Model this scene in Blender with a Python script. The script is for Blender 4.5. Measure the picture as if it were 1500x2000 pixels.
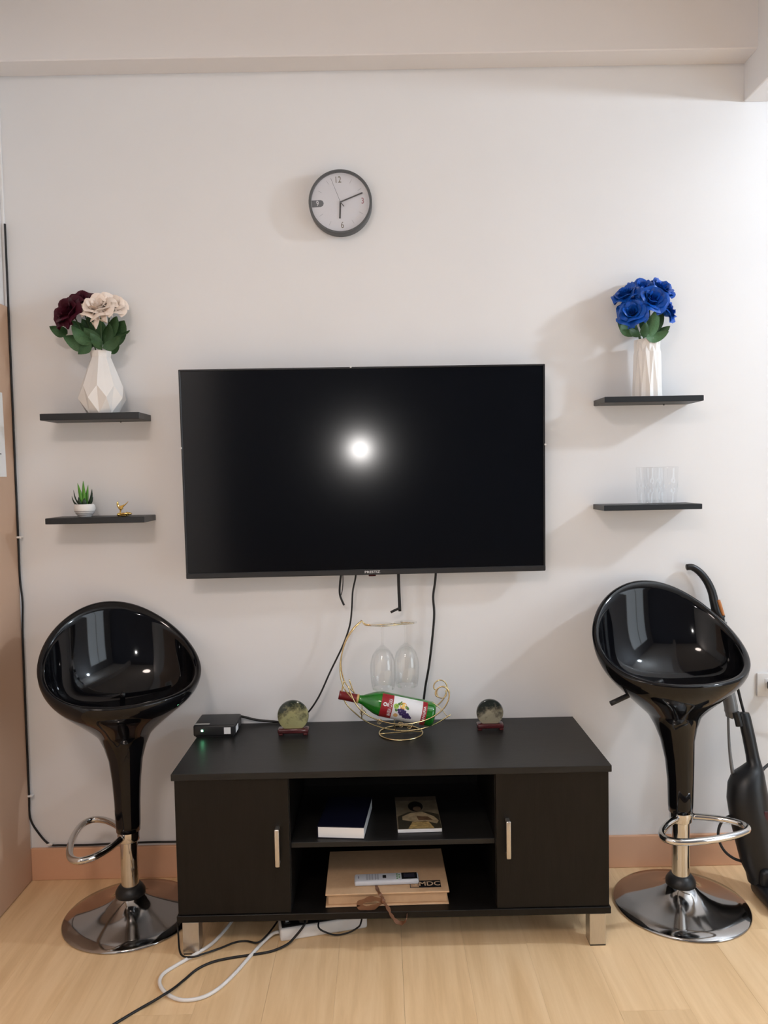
import bpy, bmesh, math, random
from mathutils import Vector, Matrix, Euler

random.seed(7)
PI = math.pi
for o in list(bpy.data.objects):
    bpy.data.objects.remove(o, do_unlink=True)
SC = bpy.context.scene
COL = SC.collection

# ------------------------------------------------------------------ camera
F_PX = 1500.0                       # focal length for the 1500x2000 frame
CAM = Vector((0.0, -2.66, 1.4037))
PITCH, ROLL, YAW = math.radians(2.75), math.radians(1.125), math.radians(0.25)
FWD = Vector((math.sin(YAW) * math.cos(PITCH), math.cos(YAW) * math.cos(PITCH), -math.sin(PITCH)))
_rt = Vector((math.cos(YAW), -math.sin(YAW), 0))
_up = _rt.cross(FWD)
RT = _rt * math.cos(ROLL) - _up * math.sin(ROLL)
UP = _rt * math.sin(ROLL) + _up * math.cos(ROLL)
cd = bpy.data.cameras.new('camera')
cd.sensor_fit = 'VERTICAL'
cd.sensor_height = 24.0
cd.lens = 24.0 * F_PX / 2000.0
cd.clip_start = 0.05
cam = bpy.data.objects.new('camera', cd)
COL.objects.link(cam)
cam.matrix_world = Matrix(((RT.x, UP.x, -FWD.x, CAM.x), (RT.y, UP.y, -FWD.y, CAM.y), (RT.z, UP.z, -FWD.z, CAM.z), (0, 0, 0, 1)))
SC.camera = cam

# ------------------------------------------------------------------ world, exposure
w = bpy.data.worlds.new('world')
SC.world = w
w.use_nodes = True
w.node_tree.nodes['Background'].inputs[0].default_value = (0.6, 0.68, 0.8, 1)
w.node_tree.nodes['Background'].inputs[1].default_value = 0.3
SC.view_settings.view_transform = 'Standard'
SC.view_settings.look = 'None'
SC.view_settings.gamma = 1.0
SC.view_settings.use_curve_mapping = False
SC.view_settings.exposure = 0.15
SC.cycles.transparent_max_bounces = 32

# the phone's own flash, just beside the lens
fl = bpy.data.lights.new('phone_flash', 'POINT')
fl.energy = 20.0
fl.color = (1.0, 0.96, 0.93)
fl.shadow_soft_size = 0.006
flo = bpy.data.objects.new('phone_flash', fl)
COL.objects.link(flo)
flo.location = CAM + RT * -0.012 + UP * 0.022

BULB_STRENGTH = 480.0
CEIL_STRENGTH = 34.0
WINDOW_STRENGTH = 2.6


def P(px, py, ax, val):
    """photo pixel -> point on the plane coordinate[ax] == val"""
    d = RT * ((px - 750) / F_PX) - UP * ((py - 1000) / F_PX) + FWD
    t = (val - CAM[ax]) / d[ax]
    return CAM + d * t


def PP(px, py, n, c):
    """photo pixel -> point on the plane n . p == c"""
    d = RT * ((px - 750) / F_PX) - UP * ((py - 1000) / F_PX) + FWD
    n = Vector(n)
    return CAM + d * ((c - n.dot(CAM)) / n.dot(d))


# ------------------------------------------------------------------ materials
MATS = {}


def mat(name, col, rough=0.5, metal=0.0, spec=0.5, noise=0.0, nscale=40.0, bump=0.0, bscale=200.0, coat=0.0,
        emit=None, estr=0.0, stretch=None, trans=0.0, ior=1.45, sss=0.0, obj_var=0.0):
    if name in MATS:
        return MATS[name]
    m = bpy.data.materials.new(name)
    m.use_nodes = True
    nt = m.node_tree
    b = nt.nodes['Principled BSDF']
    b.inputs['Base Color'].default_value = (*col, 1)
    b.inputs['Roughness'].default_value = rough
    b.inputs['Metallic'].default_value = metal
    b.inputs['Specular IOR Level'].default_value = spec
    b.inputs['Coat Weight'].default_value = coat
    b.inputs['Coat Roughness'].default_value = 0.03
    b.inputs['Transmission Weight'].default_value = trans
    b.inputs['IOR'].default_value = ior
    if sss:
        b.inputs['Subsurface Weight'].default_value = sss
        b.inputs['Subsurface Radius'].default_value = (0.01, 0.006, 0.004)
    if emit:
        b.inputs['Emission Color'].default_value = (*emit, 1)
        b.inputs['Emission Strength'].default_value = estr
    tc = None
    if noise or bump or obj_var:
        tc = nt.nodes.new('ShaderNodeTexCoord')
        src = tc.outputs['Object']
        if stretch:
            mp = nt.nodes.new('ShaderNodeMapping')
            mp.inputs['Scale'].default_value = stretch
            nt.links.new(src, mp.inputs[0])
            src = mp.outputs[0]
    last = None
    if noise:
        n = nt.nodes.new('ShaderNodeTexNoise')
        n.inputs['Scale'].default_value = nscale
        n.inputs['Detail'].default_value = 6
        nt.links.new(src, n.inputs['Vector'])
        r = nt.nodes.new('ShaderNodeValToRGB')
        r.color_ramp.elements[0].position = 0.3
        r.color_ramp.elements[1].position = 0.7
        r.color_ramp.elements[0].color = (*[max(0, c * (1 - noise)) for c in col], 1)
        r.color_ramp.elements[1].color = (*[min(1, c * (1 + noise)) for c in col], 1)
        nt.links.new(n.outputs['Fac'], r.inputs['Fac'])
        last = r.outputs['Color']
    if obj_var:
        oi = nt.nodes.new('ShaderNodeObjectInfo')
        mr = nt.nodes.new('ShaderNodeMapRange')
        mr.inputs['To Min'].default_value = 1 - obj_var
        mr.inputs['To Max'].default_value = 1 + obj_var
        nt.links.new(oi.outputs['Random'], mr.inputs['Value'])
        hs = nt.nodes.new('ShaderNodeHueSaturation')
        nt.links.new(mr.outputs[0], hs.inputs['Value'])
        if last:
            nt.links.new(last, hs.inputs['Color'])
        else:
            hs.inputs['Color'].default_value = (*col, 1)
        last = hs.outputs['Color']
    if last:
        nt.links.new(last, b.inputs['Base Color'])
    if bump:
        n2 = nt.nodes.new('ShaderNodeTexNoise')
        n2.inputs['Scale'].default_value = bscale
        n2.inputs['Detail'].default_value = 4
        nt.links.new(src, n2.inputs['Vector'])
        bp = nt.nodes.new('ShaderNodeBump')
        bp.inputs['Strength'].default_value = bump
        bp.inputs['Distance'].default_value = 0.002
        nt.links.new(n2.outputs['Fac'], bp.inputs['Height'])
        nt.links.new(bp.outputs[0], b.inputs['Normal'])
    MATS[name] = m
    return m


def thin_glass(name, tint=(0.988, 0.99, 0.99), ior=1.5, boost=1.0):
    if name in MATS:
        return MATS[name]
    m = bpy.data.materials.new(name)
    m.use_nodes = True
    nt = m.node_tree
    nt.nodes.clear()
    out = nt.nodes.new('ShaderNodeOutputMaterial')
    mix = nt.nodes.new('ShaderNodeMixShader')
    tr = nt.nodes.new('ShaderNodeBsdfTransparent')
    tr.inputs[0].default_value = (*tint, 1)
    gl = nt.nodes.new('ShaderNodeBsdfGlossy')
    gl.inputs['Roughness'].default_value = 0.02
    gl.inputs['Color'].default_value = (0.9, 0.92, 0.92, 1)
    lw = nt.nodes.new('ShaderNodeLayerWeight')
    lw.inputs['Blend'].default_value = 0.5
    pw = nt.nodes.new('ShaderNodeMath')
    pw.operation = 'POWER'
    pw.inputs[1].default_value = 4.0
    nt.links.new(lw.outputs['Facing'], pw.inputs[0])
    mu = nt.nodes.new('ShaderNodeMath')
    mu.operation = 'MULTIPLY_ADD'
    mu.use_clamp = True
    mu.inputs[1].default_value = 0.75 * boost
    mu.inputs[2].default_value = 0.045
    nt.links.new(pw.outputs[0], mu.inputs[0])
    nt.links.new(mu.outputs[0], mix.inputs[0])
    nt.links.new(tr.outputs[0], mix.inputs[1])
    nt.links.new(gl.outputs[0], mix.inputs[2])
    nt.links.new(mix.outputs[0], out.inputs[0])
    MATS[name] = m
    return m


def wood_floor():
    m = bpy.data.materials.new('floor_plank_wood')
    m.use_nodes = True
    nt = m.node_tree
    b = nt.nodes['Principled BSDF']
    tc = nt.nodes.new('ShaderNodeTexCoord')
    oi = nt.nodes.new('ShaderNodeObjectInfo')
    add = nt.nodes.new('ShaderNodeVectorMath')
    add.operation = 'ADD'
    sc = nt.nodes.new('ShaderNodeVectorMath')
    sc.operation = 'SCALE'
    sc.inputs['Scale'].default_value = 9.0
    nt.links.new(oi.outputs['Location'], sc.inputs[0])
    nt.links.new(tc.outputs['Object'], add.inputs[0])
    nt.links.new(sc.outputs[0], add.inputs[1])
    mp = nt.nodes.new('ShaderNodeMapping')
    mp.inputs['Scale'].default_value = (14, 1.1, 14)
    nt.links.new(add.outputs[0], mp.inputs[0])
    n = nt.nodes.new('ShaderNodeTexNoise')
    n.inputs['Scale'].default_value = 1.6
    n.inputs['Detail'].default_value = 7
    n.inputs['Roughness'].default_value = 0.62
    n.inputs['Distortion'].default_value = 0.4
    nt.links.new(mp.outputs[0], n.inputs['Vector'])
    r = nt.nodes.new('ShaderNodeValToRGB')
    e = r.color_ramp.elements
    e[0].position, e[1].position = 0.28, 0.75
    e[0].color = (0.67, 0.445, 0.235, 1)
    e[1].color = (0.86, 0.63, 0.38, 1)
    k = e.new(0.5)
    k.color = (0.775, 0.54, 0.305, 1)
    nt.links.new(n.outputs['Fac'], r.inputs['Fac'])
    hs = nt.nodes.new('ShaderNodeHueSaturation')
    mr = nt.nodes.new('ShaderNodeMapRange')
    mr.inputs['To Min'].default_value = 0.96
    mr.inputs['To Max'].default_value = 1.04
    nt.links.new(oi.outputs['Random'], mr.inputs['Value'])
    nt.links.new(mr.outputs[0], hs.inputs['Value'])
    nt.links.new(r.outputs[0], hs.inputs['Color'])
    nt.links.new(hs.outputs[0], b.inputs['Base Color'])
    b.inputs['Roughness'].default_value = 0.42
    b.inputs['Specular IOR Level'].default_value = 0.35
    return m


M_WALL = mat('wall_paint', (0.785, 0.78, 0.785), 0.75, noise=0.015, nscale=2.2, bump=0.08, bscale=60, spec=0.25)
M_BEAM = mat('beam_paint', (0.775, 0.745, 0.735), 0.8, noise=0.012, nscale=3, bump=0.06, bscale=50, spec=0.2)
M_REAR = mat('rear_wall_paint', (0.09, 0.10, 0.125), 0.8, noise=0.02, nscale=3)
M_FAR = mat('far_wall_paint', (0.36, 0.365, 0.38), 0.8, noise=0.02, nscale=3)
M_TAN = mat('tan_laminate', (0.56, 0.38, 0.27), 0.5, noise=0.04, nscale=3, stretch=(1, 1, 0.3))
M_BASE = mat('peach_baseboard', (0.70, 0.40, 0.25), 0.35, noise=0.03, nscale=8)
M_CEIL = mat('ceiling_paint', (0.74, 0.72, 0.70), 0.9)
M_FLOOR = wood_floor()
M_GAP = mat('plank_gap', (0.30, 0.20, 0.12), 0.9, noise=0.05)
M_BLKGLOSS = mat('black_gloss_plastic', (0.003, 0.003, 0.004), 0.06, spec=0.42, noise=0.02, nscale=10)
M_CHROME = mat('chrome', (0.62, 0.61, 0.60), 0.07, metal=1.0, noise=0.02, nscale=6)
M_CHROMEDK = mat('smoked_chrome', (0.40, 0.39, 0.385), 0.09, metal=1.0, noise=0.02, nscale=6)
M_BLKPL = mat('black_plastic', (0.012, 0.012, 0.013), 0.42, noise=0.05, nscale=80)
M_VAC = mat('vacuum_plastic', (0.008, 0.008, 0.009), 0.38, noise=0.05, nscale=30)
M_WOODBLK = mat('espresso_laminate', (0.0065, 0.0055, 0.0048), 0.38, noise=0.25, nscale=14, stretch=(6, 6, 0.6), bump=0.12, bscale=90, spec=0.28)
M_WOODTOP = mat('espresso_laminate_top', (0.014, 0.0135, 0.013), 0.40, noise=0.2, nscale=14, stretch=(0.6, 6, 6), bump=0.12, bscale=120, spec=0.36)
M_SILVER = mat('brushed_aluminium', (0.62, 0.60, 0.57), 0.32, metal=1.0, noise=0.03, nscale=60, stretch=(6, 6, 1))
M_WIRE = mat('black_rubber', (0.008, 0.008, 0.009), 0.5, noise=0.05, nscale=50)
M_WIREW = mat('white_rubber', (0.72, 0.70, 0.68), 0.45, noise=0.02, nscale=50)
M_WHITE = mat('white_plastic', (0.75, 0.74, 0.73), 0.4, noise=0.01, nscale=30)
M_CERAM = mat('white_ceramic', (0.82, 0.80, 0.78), 0.35, noise=0.01, nscale=10)
M_GOLD = mat('gold_wire', (0.78, 0.62, 0.34), 0.18, metal=1.0, noise=0.04, nscale=30)
M_GOLD2 = mat('polished_gold', (0.85, 0.60, 0.20), 0.12, metal=1.0, noise=0.03, nscale=30)
M_LEAF = mat('leaf_green', (0.035, 0.085, 0.03), 0.5, noise=0.3, nscale=40, obj_var=0.25, spec=0.3)
M_LEAF2 = mat('leaf_green_pale', (0.06, 0.13, 0.055), 0.5, noise=0.25, nscale=40, obj_var=0.25, spec=0.3)
M_STEM = mat('stem_green', (0.05, 0.09, 0.03), 0.6, noise=0.1)
M_RED = mat('burgundy_petal', (0.060, 0.006, 0.016), 0.6, noise=0.25, nscale=30, obj_var=0.15, spec=0.25)
M_CREAM = mat('cream_petal', (0.93, 0.80, 0.70), 0.6, noise=0.06, nscale=30, obj_var=0.06, spec=0.25)
M_BLUE = mat('blue_petal', (0.005, 0.075, 0.40), 0.35, noise=0.2, nscale=30, obj_var=0.2, spec=0.4)
M_GLASS = thin_glass('clear_glass', boost=1.0)
M_PAPER = mat('white_paper', (0.80, 0.80, 0.80), 0.7, noise=0.01)
M_INK = mat('black_ink', (0.01, 0.01, 0.012), 0.5, noise=0.02)
M_DGREY = mat('dark_grey_plastic', (0.075, 0.08, 0.085), 0.4, noise=0.02)

# ------------------------------------------------------------------ mesh helpers


class MB:
    def __init__(s):
        s.v, s.f = [], []

    def add(s, vs, fs):
        o = len(s.v)
        s.v += [Vector(p) for p in vs]
        s.f += [tuple(i + o for i in f) for f in fs]
        return s

    def box(s, a, b, M=None):
        x0, y0, z0 = a
        x1, y1, z1 = b
        vs = [Vector(p) for p in ((x0, y0, z0), (x1, y0, z0), (x1, y1, z0), (x0, y1, z0), (x0, y0, z1), (x1, y0, z1), (x1, y1, z1), (x0, y1, z1))]
        if M:
            vs = [M @ p for p in vs]
        return s.add(vs, [(0, 3, 2, 1), (4, 5, 6, 7), (0, 1, 5, 4), (1, 2, 6, 5), (2, 3, 7, 6), (3, 0, 4, 7)])

    def rbox(s, a, b, r=0.004, seg=2, M=None):
        bm = bmesh.new()
        bmesh.ops.create_cube(bm, size=1)
        for v in bm.verts:
            v.co = Vector([(a[i] + b[i]) / 2 + v.co[i] * (b[i] - a[i]) for i in range(3)])
        bmesh.ops.bevel(bm, geom=list(bm.edges), offset=r, segments=seg, profile=0.5, affect='EDGES')
        if M:
            bm.transform(M)
        bm.verts.index_update()
        s.add([v.co.copy() for v in bm.verts], [[v.index for v in f.verts] for f in bm.faces])
        bm.free()
        return s

    def lathe(s, prof, n=32, c=(0, 0, 0), M=None, cap=True, mod=None):
        vs, fs = [], []
        m = len(prof)
        for i in range(n):
            a = 2 * PI * i / n
            for (r, z) in prof:
                rr = r * (mod(a, z) if mod else 1)
                vs.append(Vector((rr * math.cos(a), rr * math.sin(a), z)))
        for i in range(n):
            j = (i + 1) % n
            for k in range(m - 1):
                fs.append((i * m + k, j * m + k, j * m + k + 1, i * m + k + 1))
        if cap:
            fs.append([i * m for i in range(n)][::-1])
            fs.append([i * m + m - 1 for i in range(n)])
        if M:
            vs = [M @ p for p in vs]
        c = Vector(c)
        return s.add([p + c for p in vs], fs)

    def tube(s, pts, r, n=8, closed=False, smooth=0, rf=None, flat=None):
        pts = [Vector(p) for p in pts]
        if smooth:
            pts = catmull(pts, smooth, closed)
        m = len(pts)
        vs, fs = [], []
        prevn = None
        for i in range(m):
            if closed:
                t = pts[(i + 1) % m] - pts[i - 1]
            else:
                t = pts[min(i + 1, m - 1)] - pts[max(i - 1, 0)]
            t.normalize()
            if prevn is None:
                up = Vector((0, 0, 1)) if abs(t.z) < 0.9 else Vector((0, 1, 0))
                nn = t.cross(up).normalized()
            else:
                nn = (prevn - t * prevn.dot(t))
                nn = nn.normalized() if nn.length > 1e-6 else t.orthogonal().normalized()
            prevn = nn
            bb = t.cross(nn)
            rr = rf(i / (m - 1)) * r if rf else r
            for k in range(n):
                a = 2 * PI * k / n
                fx, fy = (flat if flat else (1, 1))
                vs.append(pts[i] + nn * math.cos(a) * rr * fx + bb * math.sin(a) * rr * fy)
        for i in range(m if closed else m - 1):
            j = (i + 1) % m
            for k in range(n):
                l = (k + 1) % n
                fs.append((i * n + k, i * n + l, j * n + l, j * n + k))
        if not closed:
            fs.append(tuple(range(n))[::-1])
            fs.append(tuple((m - 1) * n + k for k in range(n)))
        return s.add(vs, fs)

    def grid(s, fn, nu, nv):
        vs = [fn(i / nu, j / nv) for j in range(nv + 1) for i in range(nu + 1)]
        fs = [(j * (nu + 1) + i, j * (nu + 1) + i + 1, (j + 1) * (nu + 1) + i + 1, (j + 1) * (nu + 1) + i) for j in range(nv) for i in range(nu)]
        return s.add(vs, fs)

    def sphere(s, c, r, nu=16, nv=10, sc=(1, 1, 1)):
        c = Vector(c)
        vs = [c + Vector((0, 0, -r * sc[2]))]
        for j in range(1, nv):
            t = -PI / 2 + PI * j / nv
            for i in range(nu):
                a = 2 * PI * i / nu
                vs.append(c + Vector((r * sc[0] * math.cos(t) * math.cos(a), r * sc[1] * math.cos(t) * math.sin(a), r * sc[2] * math.sin(t))))
        vs.append(c + Vector((0, 0, r * sc[2])))
        fs = []
        for i in range(nu):
            fs.append((0, 1 + (i + 1) % nu, 1 + i))
            for j in range(nv - 2):
                a, b = 1 + j * nu + i, 1 + j * nu + (i + 1) % nu
                fs.append((a, b, b + nu, a + nu))
            e = 1 + (nv - 2) * nu
            fs.append((e + i, e + (i + 1) % nu, len(vs) - 1))
        return s.add(vs, fs)

    def prism(s, poly, z0, z1, M=None):
        n = len(poly)
        vs = [Vector((x, y, z0)) for x, y in poly] + [Vector((x, y, z1)) for x, y in poly]
        if M:
            vs = [M @ p for p in vs]
        return s.add(vs, [tuple(range(n))[::-1], tuple(range(n, 2 * n))] + [(i, (i + 1) % n, (i + 1) % n + n, i + n) for i in range(n)])

    def mesh(s, name, smooth=False, fixn=True, angle=None):
        me = bpy.data.meshes.new(name)
        me.from_pydata([tuple(p) for p in s.v], [], s.f)
        if fixn:
            bm = bmesh.new()
            bm.from_mesh(me)
            bmesh.ops.recalc_face_normals(bm, faces=bm.faces)
            bm.to_mesh(me)
            bm.free()
        if smooth:
            me.polygons.foreach_set('use_smooth', [True] * len(me.polygons))
            if angle:
                try:
                    me.set_sharp_from_angle(angle=math.radians(angle))
                except Exception:
                    pass
        me.update()
        return me


def catmull(p, k, closed=False):
    out = []
    n = len(p)
    for i in range(n if closed else n - 1):
        if closed:
            a, b, c, d = p[i - 1], p[i], p[(i + 1) % n], p[(i + 2) % n]
        else:
            a, b, c, d = p[max(i - 1, 0)], p[i], p[i + 1], p[min(i + 2, n - 1)]
        for j in range(k):
            t = j / k
            out.append(0.5 * ((2 * b) + (c - a) * t + (2 * a - 5 * b + 4 * c - d) * t * t + (3 * b - a - 3 * c + d) * t ** 3))
    if not closed:
        out.append(p[-1])
    return out


def bez(a, b, c, d, t):
    return tuple((1 - t) ** 3 * a[i] + 3 * t * (1 - t) ** 2 * b[i] + 3 * t * t * (1 - t) * c[i] + t ** 3 * d[i] for i in range(len(a)))


def tag(o, label, cat, group=None, kind=None):
    o['label'] = label
    o['category'] = cat
    if group:
        o['group'] = group
    if kind:
        o['kind'] = kind
    return o


def thing(name, label, cat, loc=(0, 0, 0), rot=(0, 0, 0), group=None, kind=None):
    o = bpy.data.objects.new(name, None)
    COL.objects.link(o)
    o.empty_display_size = 0.03
    o.location = loc
    o.rotation_euler = rot
    return tag(o, label, cat, group, kind)


def root_of(o):
    while o.parent:
        o = o.parent
    return o


def part(name, mb, m, parent=None, world=False, smooth=False, angle=None, label=None, fixn=True):
    """link a mesh; world=True: the mesh was written in world coordinates"""
    if isinstance(mb, MB):
        if world and parent:
            r = root_of(parent)
            inv = Matrix.LocRotScale(r.location, r.rotation_euler, None).inverted()
            mb.v = [inv @ p for p in mb.v]
        me = mb.mesh(name, smooth, fixn, angle)
    else:
        me = mb
    if not me.materials:
        me.materials.append(m)
    o = bpy.data.objects.new(name, me)
    COL.objects.link(o)
    if parent:
        o.parent = parent
    if label:
        o['label'] = label
    return o


def solo(name, mb, m, label, cat, group=None, kind=None, smooth=False, angle=None, loc=None):
    """a thing that is one mesh, written in world coordinates; origin moved to loc"""
    if loc is not None:
        loc = Vector(loc)
        mb.v = [p - loc for p in mb.v]
    o = part(name, mb, m, None, smooth=smooth, angle=angle)
    if loc is not None:
        o.location = loc
    return tag(o, label, cat, group, kind)


def text_mesh(s, size, bold=0.0, ext=0.0, align='CENTER'):
    cu = bpy.data.curves.new('lettering', 'FONT')
    cu.body = s
    cu.size = size
    cu.offset = bold
    cu.extrude = ext
    cu.align_x = align
    cu.align_y = 'CENTER'
    cu.resolution_u = 3
    o = bpy.data.objects.new('lettering', cu)
    COL.objects.link(o)
    dg = bpy.context.evaluated_depsgraph_get()
    me = bpy.data.meshes.new_from_object(o.evaluated_get(dg))
    vs = [v.co.copy() for v in me.vertices]
    fs = [tuple(p.vertices) for p in me.polygons]
    bpy.data.objects.remove(o, do_unlink=True)
    bpy.data.curves.remove(cu)
    bpy.data.meshes.remove(me)
    return vs, fs


def disc(n=32, r=1.0):
    return [(r * math.cos(2 * PI * i / n), r * math.sin(2 * PI * i / n)) for i in range(n)]


# ================================================================== the room
XL, XR, YR, ZC = -1.265, 3.6, -4.6, 3.12


def struct(name, mb, m, label, cat):
    return tag(part(name, mb, m), label, cat, kind='structure')


floor = struct('floor', MB().box((XL - .1, YR - .1, -.03), (XR + .1, .1, -.003)), M_GAP, 'light wood plank floor of the room', 'floor')
PW, PL = 0.186, 2.44
plank_mesh = MB().box((-PW / 2 + .0004, -PL / 2 + .00015, -.003), (PW / 2 - .00015, PL / 2 - .00015, 0)).mesh('plank')
nx = int((XR - XL) / PW) + 1
for i in range(nx):
    off = (i * 0.43 % 1.0) * PL
    k = 0
    yy = -off * 0.999 + PL
    while yy > YR:
        y1, y0 = min(yy, 0.0), max(yy - PL, YR)
        x0, x1 = XL + i * PW, min(XL + (i + 1) * PW, XR)
        if y1 - y0 > 0.02 and x1 - x0 > 0.02:
            if abs((y1 - y0) - PL) < 1e-5 and abs(x1 - x0 - PW) < 1e-5:
                me = plank_mesh
            else:
                hx, hy = (x1 - x0) / 2 - .00015, (y1 - y0) / 2 - .00015
                me = MB().box((-hx, -hy, -.003), (hx, hy, 0)).mesh('plank')
            p = part('plank', me, M_FLOOR, floor)
            p.location = ((x0 + x1) / 2, (y0 + y1) / 2, 0)
        yy -= PL

struct('wall_back', MB().box((XL - .1, 0, -.03), (XR + .1, .1, ZC)), M_WALL, 'off-white painted wall behind the television', 'wall')
struct('wall_left', MB().box((XL - .1, YR - .1, -.03), (XL, .1, ZC)), M_WALL, 'off-white wall above the tan panel', 'wall')
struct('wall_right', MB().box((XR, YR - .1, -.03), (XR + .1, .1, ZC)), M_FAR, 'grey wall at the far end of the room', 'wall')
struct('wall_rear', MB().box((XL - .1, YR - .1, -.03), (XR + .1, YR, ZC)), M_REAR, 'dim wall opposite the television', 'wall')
struct('ceiling', MB().box((XL - .1, YR - .1, ZC), (XR + .1, .1, ZC + .1)), M_CEIL, 'plain painted ceiling', 'ceiling')
# beam along the top of the back wall and the lower beam that crosses the room at the right
struct('trim_1', MB().rbox((XL, -.097, 2.768), (XR, 0, ZC), .003, 1), M_BEAM, 'shallow painted beam along the top of the back wall', 'beam')
struct('trim_2', MB().rbox((1.258, YR, 2.642), (1.46, 0, ZC), .003, 1), M_WALL, 'lower white beam running out from the back wall', 'beam')
# tan panel over the left wall, and the pale strip in the corner
struct('trim_3', MB().rbox((XL, -1.15, .002), (XL + .012, -.012, 2.0), .002, 1), M_TAN, 'tall tan laminate panel on the left wall', 'panel')
struct('trim_4', MB().rbox((XL, -.011, .0), (XL + .010, 0, 2.76), .002, 1), M_WALL, 'thin pale filler strip in the wall corner', 'trim')
struct('baseboard_back', MB().rbox((XL + .010, -.012, 0), (XR, 0, .115), .003, 2), M_BASE, 'peach painted baseboard along the back wall', 'baseboard')
# window in the right-hand wall, daylight behind frosted panes
WY0, WY1, WZ0, WZ1 = -3.7, -1.7, .08, 2.36
win = struct('window_1', MB().box((XR - .03, WY0, WZ0), (XR, WY0 + .06, WZ1)).box((XR - .03, WY1 - .06, WZ0), (XR, WY1, WZ1))
             .box((XR - .03, WY0, WZ0), (XR, WY1, WZ0 + .06)).box((XR - .03, WY0, WZ1 - .06), (XR, WY1, WZ1)).box((XR - .03, -2.73, WZ0 + .06), (XR, -2.67, WZ1 - .06)),
             M_WHITE, 'white framed frosted balcony window in the far wall', 'window')
M_PANE = mat('frosted_daylight_pane', (0.8, 0.85, 0.9), 0.5, emit=(0.78, 0.90, 1.0), estr=WINDOW_STRENGTH, noise=0.01)
for y0, y1 in ((WY0 + .06, -2.73), (-2.67, WY1 - .06)):
    part('pane', MB().box((XR - .018, y0, WZ0 + .06), (XR - .008, y1, WZ1 - .06)), M_PANE, win)

# ceiling lamp (warm) and the hanging bulb over the kitchen side (cool)
cl = thing('ceiling_lamp', 'round flush ceiling lamp in the middle of the room', 'lamp', (-.65, -3.1, ZC))
part('lamp_base', MB().lathe([(.0, 0), (.32, 0), (.32, -.03), (.0, -.03)], 32, cap=False), M_WHITE, cl, smooth=True, angle=40)
M_DIFF = mat('warm_diffuser', (0.9, 0.85, 0.75), 0.5, emit=(1.0, 0.85, 0.77), estr=CEIL_STRENGTH, noise=0.01)
part('diffuser', MB().lathe([(.0, -.030), (.30, -.031), (.295, -.05), (.22, -.075), (.0, -.085)], 24, cap=False), M_DIFF, cl, smooth=True)
BX = Vector((2.72, -.92, 2.53))
pl = thing('pendant_bulb', 'bare white bulb hanging on a short cord', 'lamp', (BX.x, BX.y, ZC))
part('cord', MB().tube([(0, 0, 0), (0, 0, BX.z - ZC + .1)], .003), M_WIRE, pl)
part('socket', MB().lathe([(.0, BX.z - ZC + .13), (.018, BX.z - ZC + .13), (.02, BX.z - ZC + .06), (.0, BX.z - ZC + .06)], 16, cap=False), M_WHITE, pl, smooth=True, angle=40)
M_BULB = mat('cool_bulb', (0.9, 0.9, 0.9), 0.5, emit=(0.78, 0.89, 1.0), estr=BULB_STRENGTH, noise=0.01)
part('bulb', MB().sphere((0, 0, BX.z - ZC), .07, 20, 12), M_BULB, pl, smooth=True)

# ================================================================== television
TVC = Vector((-.05, -.085, 1.416))
TW, TH = 1.212, .694
tv = thing('television', 'large flat black television with a dark glossy screen mounted on the wall', 'television', TVC,
           (math.radians(1.7), 0, math.radians(1.3)))
M_TVSCR = mat('tv_screen', (0.0012, 0.0017, 0.0032), 0.14, spec=0.42, noise=0.02, nscale=4)
M_TVBEZ = mat('tv_bezel', (0.02, 0.021, 0.024), 0.35, noise=0.03, nscale=30)
part('housing', MB().rbox((-TW / 2 + .004, .004, -TH / 2 + .004), (TW / 2 - .004, .03, TH / 2 - .004), .004)
     .rbox((-.38, .03, -TH / 2 + .05), (.38, .055, TH / 2 - .2), .008), M_BLKPL, tv, smooth=True, angle=40)
bz = MB().rbox((-TW / 2, -.008, TH / 2 - .006), (TW / 2, .012, TH / 2), .0015, 1)
bz.rbox((-TW / 2, -.008, -TH / 2), (-TW / 2 + .006, .012, TH / 2), .0015, 1).rbox((TW / 2 - .006, -.008, -TH / 2), (TW / 2, .012, TH / 2), .0015, 1)
bezel = part('bezel', bz, M_TVBEZ, tv)
part('bottom_bezel', MB().rbox((-TW / 2, -.010, -TH / 2), (TW / 2, .012, -TH / 2 + .018), .002, 1), M_TVBEZ, tv)
part('screen', MB().box((-TW / 2 + .005, -.005, -TH / 2 + .016), (TW / 2 - .005, .004, TH / 2 - .005)), M_TVSCR, tv)
M_LOGO = mat('silver_print', (0.75, 0.75, 0.76), 0.35, noise=0.01)
lv, lf = text_mesh('PRESTIZ', .0115, .0001)
lx = -0.02 - TVC.x
part('brand_lettering', MB().add([Vector((p.x * 1.28 + .018, -.0104, p.y - TH / 2 + .0095)) for p in lv], lf), M_LOGO, tv, fixn=False)
part('sensor_lens', MB().rbox((.005, -.006, -TH / 2 - .006), (.03, .006, -TH / 2 + .001), .002), mat('dark_red_lens', (.05, .006, .008), .2, noise=.02), tv, label='small dark red sensor lens')
for (cx, cz) in ((-.04, TH / 2), (-TW / 2, .09), (TW / 2, .08)):
    part('corner_clip', MB().rbox((cx - .003, -.011, cz - .003), (cx + .003, -.004, cz + .003), .001, 1), M_WHITE, tv)
part('wall_mount', MB().box((-.15, .05, -.12), (.15, .083, .12)), M_BLKPL, tv)


def cable(name, pts, r, m, label, group=None, smooth=6, cat='cable', n=8):
    mb = MB().tube(pts, r, n, smooth=smooth)
    return solo(name, mb, m, label, cat, group, smooth=True, loc=pts[-1])


def px_path(pl, ax, val):
    return [P(a, b, ax, val) for a, b in pl]


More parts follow.
